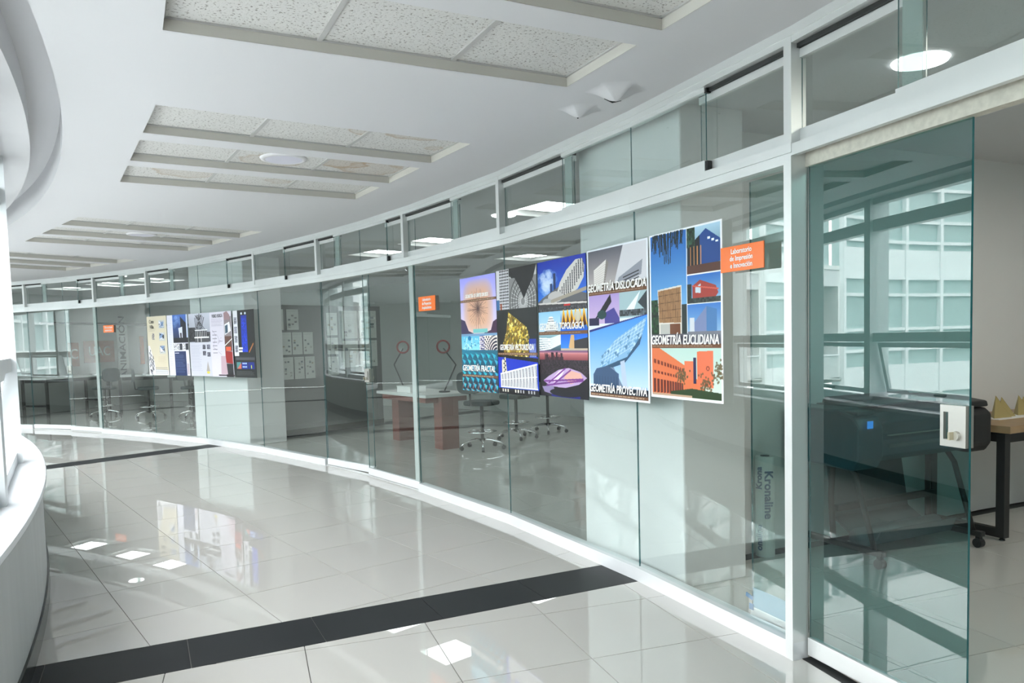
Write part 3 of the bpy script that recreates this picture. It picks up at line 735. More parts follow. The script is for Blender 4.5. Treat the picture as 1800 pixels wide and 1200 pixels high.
def art_vector():
    a = Art(bg=(.07, .08, .08)); a.rect(0, 0, 1, .32, (.72, .72, .72), (.86, .86, .86))
    m = a.rect(0, 0, .33, .32, (.82, .82, .84))
    for i in range(7):
        for j in range(14): a.poly([(.10 + i * .04, j * .024), (.12 + i * .04, j * .024 + .012), (.10 + i * .04, j * .024 + .022), (.085 + i * .04, j * .024 + .012)], (.1, .1, .12))
    a.poly([(.33, 0), (1, 0), (.92, .1), (.7, .24), (.6, .16), (.33, .05)], (.10, .10, .11))
    for k in range(16): a.line(.40 + .03 * k, .015 + .01 * (k % 3), .46 + .03 * k, .02 + .012 * (k % 2), .006, (.8, .8, .8), .8)
    m = a.rect(.33, .08, 1, .32, (.5, .5, .5)) & ~a.mask([(.36, 0), (1, 0), (.92, .1), (.70, .25), (.6, .16)])
    a.poly([(.36, 0), (1, 0), (.92, .1), (.70, .25), (.6, .16)], (.12, .12, .13))
    for k in range(30):
        an = pi * k / 15; a.line(.68 + .05 * cos(an), .27 + .03 * sin(an), .68 + .30 * cos(an), .27 + .19 * sin(an), .004, (.9, .9, .9), .8, m)
    for r in (.14, .2, .26, .33): 
        ring = (np.abs(np.hypot(a.X - .68, (a.Y - .27) * a.asp) - r) < .006) & m; a.a[ring] = (.15, .15, .15)
    a.rect(.0, .24, .08, .32, (.2, .4, .6)); a.rect(.10, .27, .14, .32, (.6, .3, .2))
    a.rect(0, .32, 1, .70, (.13, .14, .14), (.05, .06, .06))
    g = a.mask([(.30, .34), (.76, .47), (.82, .56), (.78, .74), (.2, .74), (.14, .6), (.24, .5)])
    a.a[g] = (.50, .40, .10)
    for k in range(420):
        x, y = random.uniform(.12, .85), random.uniform(.34, .74); w = random.uniform(.02, .06)
        m = a.mask([(x, y), (x + w, y + random.uniform(-.02, .02)), (x + random.uniform(-.02, .03), y + w * .6)]) & g
        a.a[m] = random.choice([(.86, .74, .25), (.35, .30, .06), (.60, .46, .12), (.95, .9, .55), (.20, .24, .05)])
    a.rect(.80, .56, .97, .72, (.08, .2, .6)); 
    for k in range(8): a.line(.82 + .018 * k, .6, .83 + .018 * k, .71, .004, (.85, .9, 1), .8)
    a.rect(0, .70, 1, 1, (.02, .16, .72), (.03, .25, .80)); a.poly([(0, .68), (1, .71), (1, .74), (0, .70)], (.05, .06, .06))
    a.poly([(.10, .73), (.2, .70), (.24, .85), (.10, .86)], (.85, .82, .74))
    for k in range(8): a.ell(.16 + .03 * (k % 2), .72 + k * .017, .02, .008, (.2, .2, .2))
    b = a.poly([(.06, .84), (.97, .755), (.97, .945), (.06, .945)], (.70, .70, .72))
    for k in range(12):
        x = .06 + k * .0765; yt = .84 - (x - .06) * .093; a.line(x, yt, x, .945, .006, (.95, .95, .95), 1); a.line(x, .945, x + .038, yt, .005, (.92, .92, .92), 1, b); a.line(x + .038, yt, x + .0765, .945, .005, (.35, .36, .4), 1, b)
    a.line(.06, .84, .97, .755, .010, (.93, .93, .93)); a.line(.06, .945, .97, .945, .010, (.93, .93, .93)); a.line(.06, .89, .97, .85, .005, (.9, .9, .9))
    a.rect(0, .955, 1, 1, (.08, .08, .10)); 
    for k in range(14): a.rect(.03 + k * .065, .96, .06 + k * .065, .985, random.choice([(.9, .88, .8), (.1, .1, .1), (.7, .7, .7)]))
    strip(a, .665); return a
def art_topo():
    a = Art(bg=(.03, .25, .75)); a.rect(0, 0, 1, .36, (.02, .16, .62), (.15, .50, .88))
    for k in range(60): a.ell(random.gauss(.18, .10), random.gauss(.16, .05), .06, .025, (.85, .90, .96), .22)
    a.poly([(.34, .1), (.39, .1), (.39, .22), (.34, .22)], (.06, .16, .35)); a.rect(.27, .17, .32, .25, (.06, .2, .4))
    a.poly([(0, .30), (.1, .27), (.3, .23), (.45, .2), (1, .27), (1, .36), (0, .36)], (.36, .36, .38))
    sh = a.mask([(.40, .26), (.48, .17), (.62, .09), (.80, .03), (.93, .03), (.97, .08), (.95, .16), (.84, .23), (.62, .28)]); a.a[sh] = (.80, .79, .77)
    for i in range(13):
        for j in range(11):
            x = .44 + i * .042; y = .26 + j * .012 - i * .021
            a.ell(x, y - .01, .011, .0055, (.12, .14, .18), 1, sh)
    a.ell(.38, .27, .16, .04, (.72, .71, .70)); a.ell(.2, .30, .10, .025, (.65, .65, .66)); a.line(.3, .3, 1, .235, .02, (.62, .58, .52))
    a.rect(0, .315, 1, .375, (.22, .21, .22)); a.line(0, .31, 1, .33, .010, (.80, .78, .76)); a.rect(.55, .33, .68, .342, (.75, .1, .1)); a.noise(a.rect(0, .345, 1, .378, (.25, .25, .27)), .5, 5)
    a.rect(0, .375, .47, .52, (.55, .76, .90), (.75, .86, .92))
    for k in range(8): a.ell(.27, .42 + k * .018, .05 + k * .02, .010, (.93, .93, .93)); a.ell(.27, .428 + k * .018, .05 + k * .02, .005, (.35, .38, .42))
    a.rect(.47, .375, 1, .52, (.72, .84, .90), (.05, .35, .80))
    for k in range(6): a.poly([(.5 + k * .08, .49), (.53 + k * .08, .375), (.60 + k * .08, .48)], (.40, .22, .08)); a.line(.49 + k * .08, .49, .54 + k * .08, .375, .010, (.93, .70, .12)); a.line(.54 + k * .08, .375, .6 + k * .08, .49, .010, (.93, .70, .12))
    a.ell(.82, .42, .06, .04, (.78, .76, .7), .9)
    a.rect(0, .545, .47, .66, (.55, .70, .74), (.2, .3, .35))
    for k in range(6): a.line(0, .57 + k * .018, .25, .575 + k * .014, .010, (.90, .92, .92)); a.line(.25, .575 + k * .014, .47, .55 + k * .012, .010, (.88, .9, .9))
    a.rect(.47, .545, 1, .66, (.05, .38, .85), (.25, .55, .88)); a.poly([(.63, .64), (.68, .55), (.74, .55), (.76, .66)], (.82, .66, .45)); a.poly([(.74, .59), (1, .57), (1, .65), (.74, .65)], (.18, .17, .18)); a.rect(.47, .645, 1, .66, (.75, .68, .6))
    a.rect(0, .66, 1, .73, (.86, .55, .55), (.50, .22, .25)); a.rect(0, .66, 1, .685, (.35, .25, .45), (.88, .58, .55))
    for k in range(20): h = random.uniform(.01, .05); a.rect(.12 + k * .02, .72 - h, .138 + k * .02, .74, (.18, .08, .14))
    a.rect(0, .73, 1, 1, (.12, .09, .13), (.07, .06, .09)); a.noise(a.rect(0, .73, 1, .84, (.16, .12, .15)), .6, 3)
    a.poly([(.08, .885), (.2, .85), (.42, .80), (.62, .785), (.85, .81), (.98, .85), (.82, .90), (.55, .93), (.22, .925)], (.72, .62, .78))
    a.poly([(.25, .88), (.42, .81), (.55, .79), (.48, .84), (.33, .90)], (.93, .88, .94)); a.poly([(.52, .86), (.62, .80), (.86, .82), (.9, .86), (.66, .90)], (.86, .66, .60))
    for p_, q_ in (((.2, .9), (.55, .79)), ((.3, .91), (.66, .80)), ((.1, .89), (.9, .86)), ((.15, .92), (.9, .87))): a.line(*p_, *q_, .010, (.42, .16, .50), .9)
    a.poly([(.05, .93), (.3, .92), (.35, .99), (.1, .97)], (.55, .5, .66)); a.ell(.55, .99, .3, .03, (.10, .12, .45)); a.ell(.55, .965, .33, .03, (.08, .07, .1))
    strip(a, .522); return a
def art_disloc():
    a = Art(bg=(.88, .9, .93)); a.rect(.02, .01, .98, .30, (.36, .36, .40), (.78, .74, .72))
    a.poly([(.12, .14), (.34, .08), (.38, .10), (.30, .27), (.12, .28)], (.86, .84, .82)); a.poly([(.34, .08), (.38, .10), (.30, .27), (.28, .27)], (.5, .48, .46))
    for k in range(10): a.line(.13, .15 + k * .013, .33, .11 + k * .015, .002, (.7, .68, .66))
    a.poly([(.62, .01), (.98, .01), (.98, .24), (.45, .28)], (.80, .80, .82)); a.poly([(.55, .21), (.92, .12), (.90, .21), (.48, .27)], (.55, .56, .60))
    for k in range(3): a.line(.62, .215 + k * .02, .86, .185 + k * .02, .005, (.1, .1, .12))
    a.rect(.02, .265, .98, .30, (.38, .33, .28)); a.noise(a.rect(.02, .245, .98, .275, (.42, .38, .32)), .4, 4)
    a.rect(.02, .305, .55, .50, (.66, .58, .80), (.78, .68, .82)); a.poly([(.40, .31), (.42, .36), (.3, .43), (.12, .47)], (.06, .05, .09)); a.poly([(.30, .43), (.46, .40), (.55, .47), (.55, .5), (.3, .5)], (.26, .24, .55)); a.rect(.02, .46, .2, .51, (.10, .10, .25)); a.ell(.25, .44, .08, .03, (.1, .25, .25))
    a.rect(.55, .305, .98, .47, (.62, .72, .74)); a.poly([(.62, .44), (.88, .31), (.76, .45)], (.9, .93, .94)); a.poly([(.84, .38), (.98, .31), (.98, .44)], (.16, .20, .22)); a.noise(a.rect(.55, .42, .98, .46, (.25, .28, .30)), .5, 5)
    a.poly([(.02, .54), (.98, .455), (.98, .50), (.02, .575)], (.12, .15, .45))
    m = a.mask([(.02, .555), (.98, .46), (.98, .98), (.02, .98)]); t = ((a.Y - .5) / .48)[m][:, None]; a.a[m] = np.array((.28, .58, .90)) * (1 - t) + np.array((.80, .86, .93)) * t
    s_ = a.poly([(.20, .80), (.22, .72), (.50, .60), (.97, .475), (.90, .58), (.66, .72), (.3, .80)], (.50, .68, .82))
    for i in range(13):
        a.line(.2 + i * .06, .82 - i * .02, .30 + i * .06, .66 - i * .02, .003, (.80, .90, .96), .8, s_); a.line(.15, .80 - i * .02, .97, .60 - i * .022, .003, (.82, .9, .95), .7, s_)
    for k in range(50):
        x, y = random.uniform(.2, .9), random.uniform(.5, .8); a.a[a.mask([(x, y), (x + .05, y - .012), (x + .03, y + .02)]) & s_] = random.choice([(.40, .60, .76), (.72, .84, .92), (.33, .50, .66)])
    a.poly([(.2, .80), (.66, .72), (.9, .58), (.86, .64), (.62, .76), (.22, .82)], (.16, .30, .42)); a.poly([(.55, .75), (.62, .74), (.66, .93), (.58, .93)], (.70, .76, .84)); a.poly([(.36, .79), (.44, .79), (.60, .92), (.52, .92)], (.45, .52, .62))
    a.poly([(.08, .84), (.14, .80), (.34, .78), (.52, .83), (.52, .93), (.08, .93)], (.22, .32, .45))
    for k in range(9): a.line(.09 + k * .05, .85, .09 + k * .05, .92, .002, (.14, .20, .30))
    a.rect(.02, .925, .98, .98, (.10, .14, .20)); strip(a, .285, .02, .98); strip(a, .965, .02, .98); return a
def art_euclid():
    a = Art(bg=(.92, .93, .95)); a.rect(.02, .01, .54, .62, (.10, .38, .70), (.55, .76, .90))
    for k in range(60):
        x = random.uniform(.05, .5); y = random.uniform(.01, .12) * (1.6 if .15 < x < .35 else 1); a.line(x, .01, x + random.uniform(-.02, .02), y, .006, (.04, .12, .14), .9)
    a.rect(.02, .42, .14, .62, (.06, .16, .08)); a.noise(a.rect(.02, .40, .12, .60, (.07, .2, .09)), .6, 6)
    a.poly([(.12, .34), (.47, .325), (.47, .61), (.14, .615)], (.86, .84, .80)); a.poly([(.13, .35), (.46, .335), (.46, .545), (.14, .54)], (.62, .46, .30))
    for k in range(14): a.line(.14 + k * .024, .345, .145 + k * .024, .54, .003, (.34, .22, .12), .8)
    for k in range(4): a.line(.13, .38 + k * .045, .46, .37 + k * .047, .003, (.35, .24, .14), .8)
    a.rect(.16, .55, .30, .61, (.70, .70, .68)); a.rect(.30, .55, .45, .612, (.42, .24, .12)); a.rect(.47, .44, .54, .62, (.10, .16, .16))
    a.rect(.02, .61, .55, .68, (.35, .34, .38))
    a.rect(.55, .01, .98, .26, (.66, .80, .88), (.3, .4, .45)); a.poly([(.62, .10), (.80, .03), (.98, .10), (.98, .22), (.62, .26)], (.06, .25, .52)); a.poly([(.56, .12), (.72, .06), (.72, .25), (.56, .27)], (.06, .08, .10)); a.noise(a.rect(.55, .01, .66, .12, (.12, .22, .16)), .6, 5)
    for k in range(4): a.line(.60 + k * .045, .12, .60 + k * .045, .25, .005, (.80, .55, .30)); 
    for k in range(3): a.rect(.82 + k * .05, .08 + k * .012, .855 + k * .05, .092 + k * .012, (.92, .95, .98))
    a.rect(.55, .225, .98, .27, (.30, .16, .10)); 
    a.rect(.55, .28, .98, .435, (.14, .40, .72), (.55, .72, .82)); a.poly([(.62, .34), (.72, .31), (.92, .35), (.95, .39), (.92, .41), (.62, .42)], (.62, .20, .16)); a.poly([(.66, .35), (.73, .33), (.73, .385), (.66, .38)], (.75, .82, .85)); a.line(.62, .34, .95, .37, .006, (.80, .34, .26)); a.noise(a.rect(.55, .41, .98, .44, (.14, .18, .16)), .5, 5); a.noise(a.rect(.55, .33, .61, .42, (.06, .12, .08)), .5, 5)
    a.rect(.55, .445, .98, .62, (.22, .46, .76), (.55, .70, .82)); a.poly([(.62, .56), (.80, .46), (.80, .60), (.66, .62)], (.45, .50, .66)); a.poly([(.80, .46), (.93, .48), (.93, .60), (.80, .60)], (.25, .45, .66)); a.rect(.58, .52, .64, .6, (.8, .82, .84)); a.rect(.55, .60, .98, .68, (.45, .46, .50))
    a.rect(.02, .69, .98, .985, (.70, .82, .78), (.80, .84, .80))
    w_ = a.poly([(.02, .69), (.12, .69), (.55, .81), (.80, .95), (.80, .97), (.02, .97)], (.84, .44, .26))
    for k in range(11):
        f = .93 ** k; x = .05 + .80 * (1 - f); s2 = f
        a.poly([(x, .76 + .10 * (1 - f)), (x + .035 * s2, .765 + .10 * (1 - f)), (x + .035 * s2, .79 + .09 * (1 - f)), (x, .785 + .09 * (1 - f))], (.45, .18, .12))
        a.poly([(x, .83 + .06 * (1 - f)), (x + .035 * s2, .833 + .06 * (1 - f)), (x + .035 * s2, .85 + .06 * (1 - f)), (x, .845 + .06 * (1 - f))], (.42, .16, .12))
        a.poly([(x - .01, .88 + .04 * (1 - f)), (x + .03 * s2, .883 + .04 * (1 - f)), (x + .03 * s2, .965), (x - .01, .97)], (.38, .15, .10))
    a.rect(.50, .77, .64, .88, (.88, .46, .30)); a.rect(.62, .75, .66, .90, (.12, .12, .30)); a.poly([(.67, .715), (.88, .71), (.88, .92), (.67, .91)], (.87, .43, .28)); a.ell(.81, .81, .022, .014, (.5, .2, .12)); a.ell(.81, .81, .012, .008, (.87, .43, .28))
    for cx, cy_ in ((.47, .86), (.78, .90), (.94, .83)): 
        for k in range(60): a.ell(random.gauss(cx, .04), random.gauss(cy_, .025), .010, .007, (.36, .30, .18), .8)
    a.poly([(.30, .955), (.6, .93), (.98, .945), (.98, .985), (.3, .985)], (.12, .22, .08)); a.rect(.02, .97, .6, .985, (.72, .60, .5))
    strip(a, .672, .02, .98); return a
def art_casa():
    a = Art(bg=(.84, .80, .70))
    for k in range(6):
        y = .06 + k * .15; 
    for (x, y) in ((.6, .07), (.6, .28), (.6, .5)):
        a.rect(x, y, x + .3, y + .14, (.78, .78, .76))
        for k in range(22): a.poly([(x + random.random() * .26, y + random.random() * .12), (x + random.random() * .28, y + random.random() * .13), (x + random.random() * .28, y + random.random() * .13)], random.choice([(.12, .12, .16), (.5, .6, .75), (.92, .92, .92)]))
    for k in range(26): a.line(.22 + random.random() * .12, .28 + random.random() * .12, .25 + random.random() * .12, .28 + random.random() * .12, .004, (.35, .33, .4))
    a.poly([(0, .5), (.10, .5), (.3, .78), (.34, .9), (1, .92), (1, 1), (0, 1)], (.90, .90, .90))
    for k in range(60): x = random.random() * .25; y = .55 + random.random() * .4; a.poly([(x, y), (x + .05, y + .03), (x + .02, y + .06)], random.choice([(.08, .08, .12), (.5, .5, .55)])) if x < (y - .45) else None
    for i in range(9):
        for j in range(4): a.rect(.34 + i * .07, .87 + j * .03, .37 + i * .07, .885 + j * .03, (.2, .22, .35))
    a.textlines(.1, .2, .5, .26, 2, (.4, .35, .3)); a.textlines(.5, .68, .9, .8, 5, (.7, .6, .5)); return a
def art_blue():
    a = Art(bg=(.88, .88, .93)); a.textlines(.06, .04, .22, .9, 30, (.5, .5, .6), .5)
    a.rect(.28, .0, 1, .46, (.25, .42, .75), (.07, .12, .22))
    for k in range(20): a.ell(random.uniform(.3, .7), random.uniform(.02, .2), .08, .03, (.55, .68, .90), .2)
    a.poly([(.66, .03), (.94, .15), (.94, .46), (.66, .46)], (.05, .07, .14)); a.poly([(.55, .22), (.74, .20), (.74, .42), (.6, .40)], (.86, .88, .92)); a.poly([(.62, .3), (.70, .3), (.70, .42), (.64, .42)], (.1, .1, .15)); a.rect(.93, 0, 1, .46, (.75, .80, .9)); a.rect(.28, .38, 1, .46, (.05, .06, .10))
    for k in range(5): a.noise(a.rect(.28 + k * .145, .475, .41 + k * .145, .58, random.choice([(.15, .17, .2), (.75, .75, .78)])), .6, 5)
    a.rect(.3, .6, .86, 1, (.10, .18, .36)); a.textlines(.34, .64, .8, .95, 14, (.6, .68, .85), .6); a.rect(.32, .625, .52, .635, (.9, .9, .95)); a.rect(.88, .8, .98, .98, (.75, .70, .72)); return a
def art_tower():
    a = Art(bg=(.80, .80, .84)); a.rect(0, 0, 1, .46, (.78, .79, .84), (.6, .61, .66)); a.noise(a.rect(0, .22, .3, .45, (.16, .16, .18)), .7, 6); a.noise(a.rect(.8, .3, 1, .45, (.22, .22, .24)), .6, 6)
    for k in range(7): a.line(.34 + k * .04, .26, .30 + .07 * k, .01 + .02 * abs(k - 3), .012, (.12, .12, .14)); a.line(.30 + k * .075, .26, .62 - .05 * k, .03, .009, (.25, .25, .28))
    a.rect(.28, .26, .86, .275, (.92, .92, .92)); a.rect(.30, .28, .84, .37, (.12, .12, .15)); 
    for k in range(7): a.line(.32 + k * .08, .27, .32 + k * .08, .38, .008, (.85, .85, .87))
    a.rect(.24, .375, .92, .395, (.93, .93, .93)); a.rect(.26, .395, .9, .46, (.30, .30, .32)); a.line(.4, .3, .4, .45, .01, (.95, .95, .95)); a.line(.56, .3, .56, .45, .01, (.95, .95, .95))
    a.textlines(.08, .5, .55, .92, 24, (.5, .52, .65), .45)
    for (x, y) in ((.6, .5), (.8, .5), (.6, .6), (.8, .62)): a.noise(a.rect(x, y, x + .14, y + .07, (.35, .35, .4)), .6, 5)
    a.poly([(.72, .92), (.80, .76), (.88, .92)], (.65, .62, .6)); a.ell(.8, .94, .07, .02, (.85, .80, .3)); return a
def art_plan():
    a = Art(bg=(.85, .83, .88)); a.textlines(.08, .1, .6, .22, 8, (.45, .4, .5), .5)
    for k in range(12): x = .06 + random.random() * .45; y = .26 + random.random() * .4; a.line(x, y, x + random.uniform(-.1, .2), y + random.uniform(-.03, .1), .004, (.55, .5, .6))
    for k in range(7): a.line(.10, .3 + k * .055, .3, .3 + k * .055, .006, (.35, .33, .38))
    a.rect(.66, .08, .98, .99, (.55, .5, .52)); a.poly([(.66, .02), (.8, 0), (.92, .06), (.92, .13), (.66, .13)], (.62, .50, .52)); a.poly([(.68, .2), (.9, .16), (.96, .3), (.68, .36)], (.93, .93, .95)); a.poly([(.70, .22), (.82, .2), (.82, .32), (.70, .34)], (.18, .30, .38))
    a.rect(.66, .38, .98, .60, (.35, .22, .18)); a.rect(.70, .54, .92, .60, (.9, .35, .2)); a.poly([(.66, .6), (.98, .62), (.98, .8), (.66, .78)], (.60, .10, .08)); a.line(.66, .52, .98, .42, .012, (.92, .92, .92)); a.rect(.66, .80, .98, 1, (.12, .13, .15)); a.poly([(.45, .68), (.66, .68), (.72, .96), (.42, .96)], (.76, .66, .70)); a.rect(.3, .965, 1, .985, (.15, .08, .1)); return a
def art_neon():
    a = Art(bg=(.11, .12, .12)); a.rect(0, 0, .22, .68, (.88, .88, .90)); 
    for k in range(4): a.noise(a.rect(.04, .10 + k * .14, .18, .20 + k * .14, (.55, .55, .6)), .5, 4)
    a.rect(.38, .08, .66, .62, (.02, .16, .62), (.03, .22, .78)); a.noise(a.rect(.42, .12, .62, .58, (.02, .2, .72)), .25, 6); a.ell(.42, .05, .04, .018, (.9, .95, 1)); a.ell(.60, .05, .04, .018, (.9, .95, 1))
    a.rect(.22, .55, .42, .58, (.92, .92, .92)); a.rect(.22, .595, .40, .62, (.92, .92, .92)); a.line(.72, .62, .92, .50, .02, (.68, .42, .22))
    a.rect(.05, .70, .95, .74, (.3, .3, .32)); a.rect(.08, .77, .30, .87, (.30, .55, .55)); a.poly([(.1, .87), (.3, .78), (.3, .87)], (.8, .4, .35)); a.rect(.33, .77, .60, .87, (.05, .2, .6)); a.rect(.63, .77, .92, .87, (.03, .13, .5))
    for k in range(4): a.ell(.38 + k * .055, .79, .02, .012, (.8, .9, 1)); a.ell(.38 + k * .055, .84, .02, .012, (.8, .9, 1))
    a.ell(.78, .84, .02, .03, (.8, .85, .3)); a.textlines(.06, .90, .94, .98, 5, (.6, .6, .6), .6); return a
def art_sheet(seed):
    random.seed(seed); a = Art(120, 180, bg=(.80, .82, .80)); a.textlines(.1, .05, .9, .12, 2, (.3, .3, .35), .6)
    for k in range(random.randint(5, 9)):
        x, y = random.choice([.12, .4, .66]), random.uniform(.15, .85); a.noise(a.rect(x, y, x + .2, y + .08, random.choice([(.5, .5, .5), (.65, .66, .64), (.35, .4, .42), (.6, .58, .5)])), .5, 3)
    a.textlines(.1, .2, .9, .95, 10, (.5, .5, .5), .35); return a
def img_mat(name, art):
    m, nt, b = newmat(name); t = nt.nodes.new('ShaderNodeTexImage'); t.image = art.image(name); nt.links.new(t.outputs[0], b.inputs['Base Color'])
    b.inputs['Roughness'].default_value = 0.35; b.inputs['Specular IOR Level'].default_value = 0.35; return m
def sheet(name, corners, N, thick, art, border, parent=None, warp=0.0, nx=6, label=None):
    """a printed sheet: corners tl,tr,br,bl; back along -N"""
    tl, tr, br, bl = [Vector(c) for c in corners]; o0 = (tl + tr + br + bl) / 4 if parent is None else parent_world(parent)
    me = bpy.data.meshes.new(name); vs = []; fs = []; uv = []; ny = 5
    for side in (0, 1):
        for j in range(ny + 1):
            for i in range(nx + 1):
                u, v = i / nx, j / ny; p = (tl * (1 - u) + tr * u) * (1 - v) + (bl * (1 - u) + br * u) * v
                p = p + N * (warp * sin(pi * v) * (0.4 + 0.6 * u)) - N * (thick * side); vs.append(tuple(p - o0))
    S = (nx + 1) * (ny + 1); mi = []
    for side in (0, 1):
        for j in range(ny):
            for i in range(nx):
                a = side * S + j * (nx + 1) + i; q = (a, a + nx + 1, a + nx + 2, a + 1)
                fs.append(q if side == 0 else q[::-1]); mi.append(side)
    rim = [i for i in range(nx + 1)] + [j * (nx + 1) + nx for j in range(1, ny + 1)] + [ny * (nx + 1) + i for i in range(nx - 1, -1, -1)] + [j * (nx + 1) for j in range(ny - 1, 0, -1)]
    for k in range(len(rim)):
        a, b = rim[k], rim[(k + 1) % len(rim)]; fs.append((a, b, b + S, a + S)); mi.append(1)
    me.from_pydata(vs, [], fs); ul = me.uv_layers.new(name='UVMap')
    for p in me.polygons:
        p.material_index = mi[p.index]
        for li in p.loop_indices:
            k = me.loops[li].vertex_index % S; ul.data[li].uv = ((k % (nx + 1)) / nx, 1 - (k // (nx + 1)) / ny)
    me.materials.append(art); me.materials.append(border); me.update()
    o = bpy.data.objects.new(name, me); COL.objects.link(o); o['_w'] = tuple(o0)
    if parent: o.parent = parent; o.location = o0 - parent_world(parent)
    else: o.location = o0
    return o
GEO = [((.5548, .5250), 2.018, 1.055, art_fractal, 'poster of a blurred cube above teal fractal scales, leftmost of the geometry posters', [('GEOMETRÍA DE LÍMITES DIFUSOS', .165, .62, .036), ('GEOMETRÍA FRACTAL', .80, .80, .060)]),
       ((.5238, .4940), 2.030, 1.060, art_vector, 'poster of a gold crystal block between grey lattices and a white truss building', [('GEOMETRÍA VECTORIZADA', .625, .72, .052)]),
       ((.4938, .4630), 2.035, 1.075, art_topo, 'poster of a white shell building on blue sky above a purple curved stadium', [('GEOMETRÍA TOPOLÓGICA', .485, .78, .056)]),
       ((.4618, .4299), 2.045, 1.100, art_disloc, 'poster of leaning white slabs above a faceted blue glass building', [('GEOMETRÍA DISLOCADA', .262, .84, .060), ('GEOMETRÍA PROYECTIVA', .935, .84, .060)]),
       ((.4296, .3992), 2.055, 1.140, art_euclid, 'poster of a timber screen box and an orange arcade, rightmost of the geometry posters', [('GEOMETRÍA EUCLIDIANA', .648, .84, .062)])]
for i, ((ta, tb), z1, z0, fn, lab, tt) in enumerate(GEO):
    random.seed(40 + i)
    Rr = RG - 0.012 - (0.006 if i % 2 else 0)
    pl, pr = P(Rr, ta), P(Rr, tb); X = (pr - pl).normalized(); N = Vector((X.y, -X.x, 0)); N = N if N.dot(-er(ta)) > 0 else -N
    dz = 0.0
    c = [pl + Vector((0, 0, z1)), pr + Vector((0, 0, z1 + .004)), pr + Vector((0, 0, z0)), pl + Vector((0, 0, z0))]
    m = img_mat('poster_print', fn())
    o = sheet('poster', c, N, 0.004, m, M['paper'] if i > 2 else M['plastic_black'], warp=0.006 * (1 if i % 2 else -0.6) if i < 3 else 0.0)
    tag(o, lab, 'poster')
    for body, v, wfrac, hh in tt:
        mid = (pl + pr) / 2 + Vector((0, 0, z1 - v * (z1 - z0))) + N * 0.009
        wid = (pr - pl).length
        nch = len(body); nat = hh * 0.62 * nch
        text('lettering', body, hh * 1.15, mid, X, Vector((0, 0, 1)), M['white_ink'], o, sx=wid * (wfrac + .04) / nat, shear=0.15, ext=0.0008, offset=0.0013)
LFT = [((.9472, .9185), art_casa, 'cream poster of black and white house views, leftmost of the far posters'),
       ((.9171, .8872), art_blue, 'poster with a dark triangular tower on blue sky and a navy text block'),
       ((.8863, .8551), art_tower, 'grey poster with a black and white basket-like tower above columns of text'),
       ((.8551, .8240), art_plan, 'lilac poster of plans with red and white house photographs along its right edge'),
       ((.8227, .7935), art_neon, 'black poster with a bright blue vertical panel, rightmost of the far posters')]
for i, ((ta, tb), fn, lab) in enumerate(LFT):
    random.seed(80 + i)
    Rr = RG - 0.010 - (0.008 if i % 2 else 0); z1, z0 = 2.00 - .003 * i, 1.045 - 0.002 * i
    pl, pr = P(Rr, ta), P(Rr, tb); X = (pr - pl).normalized(); N = -er((ta + tb) / 2)
    off = Vector((0, 0, 0)) if i == 0 else X * 0.012
    c = [pl + Vector((0, 0, z1)), pr + Vector((0, 0, z1)), pr + off + Vector((0, 0, z0)), pl + off + Vector((0, 0, z0))]
    o = sheet('poster', c, N, 0.004, img_mat('poster_print', fn()), M['plastic_black'] if i in (3, 4) else M['paper'], warp=0.004)
    tag(o, lab, 'poster')
    if i == 0: text('lettering', 'Casa\nVilla', 0.085, pl + X * 0.15 + N * .006 + Vector((0, 0, z1 - .13)), X, Vector((0, 0, 1)), M['dark_ink'], o, sx=.9, ext=.0006)
    if i == 3: text('lettering', 'FORO BOCA', 0.07, pl + X * 0.24 + N * .006 + Vector((0, 0, z1 - .06)), X, Vector((0, 0, 1)), M['dark_ink'], o, sx=.8, ext=.0006)

# orange signs
def sign(ta, tb, z0, z1, lines, lab, R=RG - 0.002):
    tm = (ta + tb) / 2; pl, pr = P(R, ta), P(R, tb); X = (pr - pl).normalized(); N = -er(tm)
    mb = MB(); c = (pl + pr) / 2 + Vector((0, 0, (z0 + z1) / 2)); mb.box(c, ((pr - pl).length, 0.006, z1 - z0), X=X, Y=N)
    o = mb.obj('room_sign', M['orange'], origin=c, bevel=0.001)
    n = len(lines); h = (z1 - z0) / (n + .6)
    for i, s in enumerate(lines):
        text('lettering', s, h * 1.0, c + N * 0.0045 + Vector((0, 0, ((n - 1) / 2 - i) * h)), X, Vector((0, 0, 1)), M['white_ink'], o, sx=0.92 if len(s) < 14 else .78, ext=.0005, offset=0.0006)
    return tag(o, lab, 'sign')
sign(.3989, .3840, 1.79, 1.912, ['Laboratorio', 'de Impresión', 'e Innovación'], 'orange sign reading Laboratorio de Impresión e Innovación beside the print lab door', R=RG - 0.024)
sign(.5949, .5786, 1.775, 1.912, ['Laboratorio', 'de Proyectos', 'Arquitectónicos'], 'orange three-line sign on the glass right of the double door')
sign(1.0122, .9970, 1.775, 1.900, ['Taller de diseño', 'arquitectónico'], 'small orange two-line sign on the glass left of the far posters')

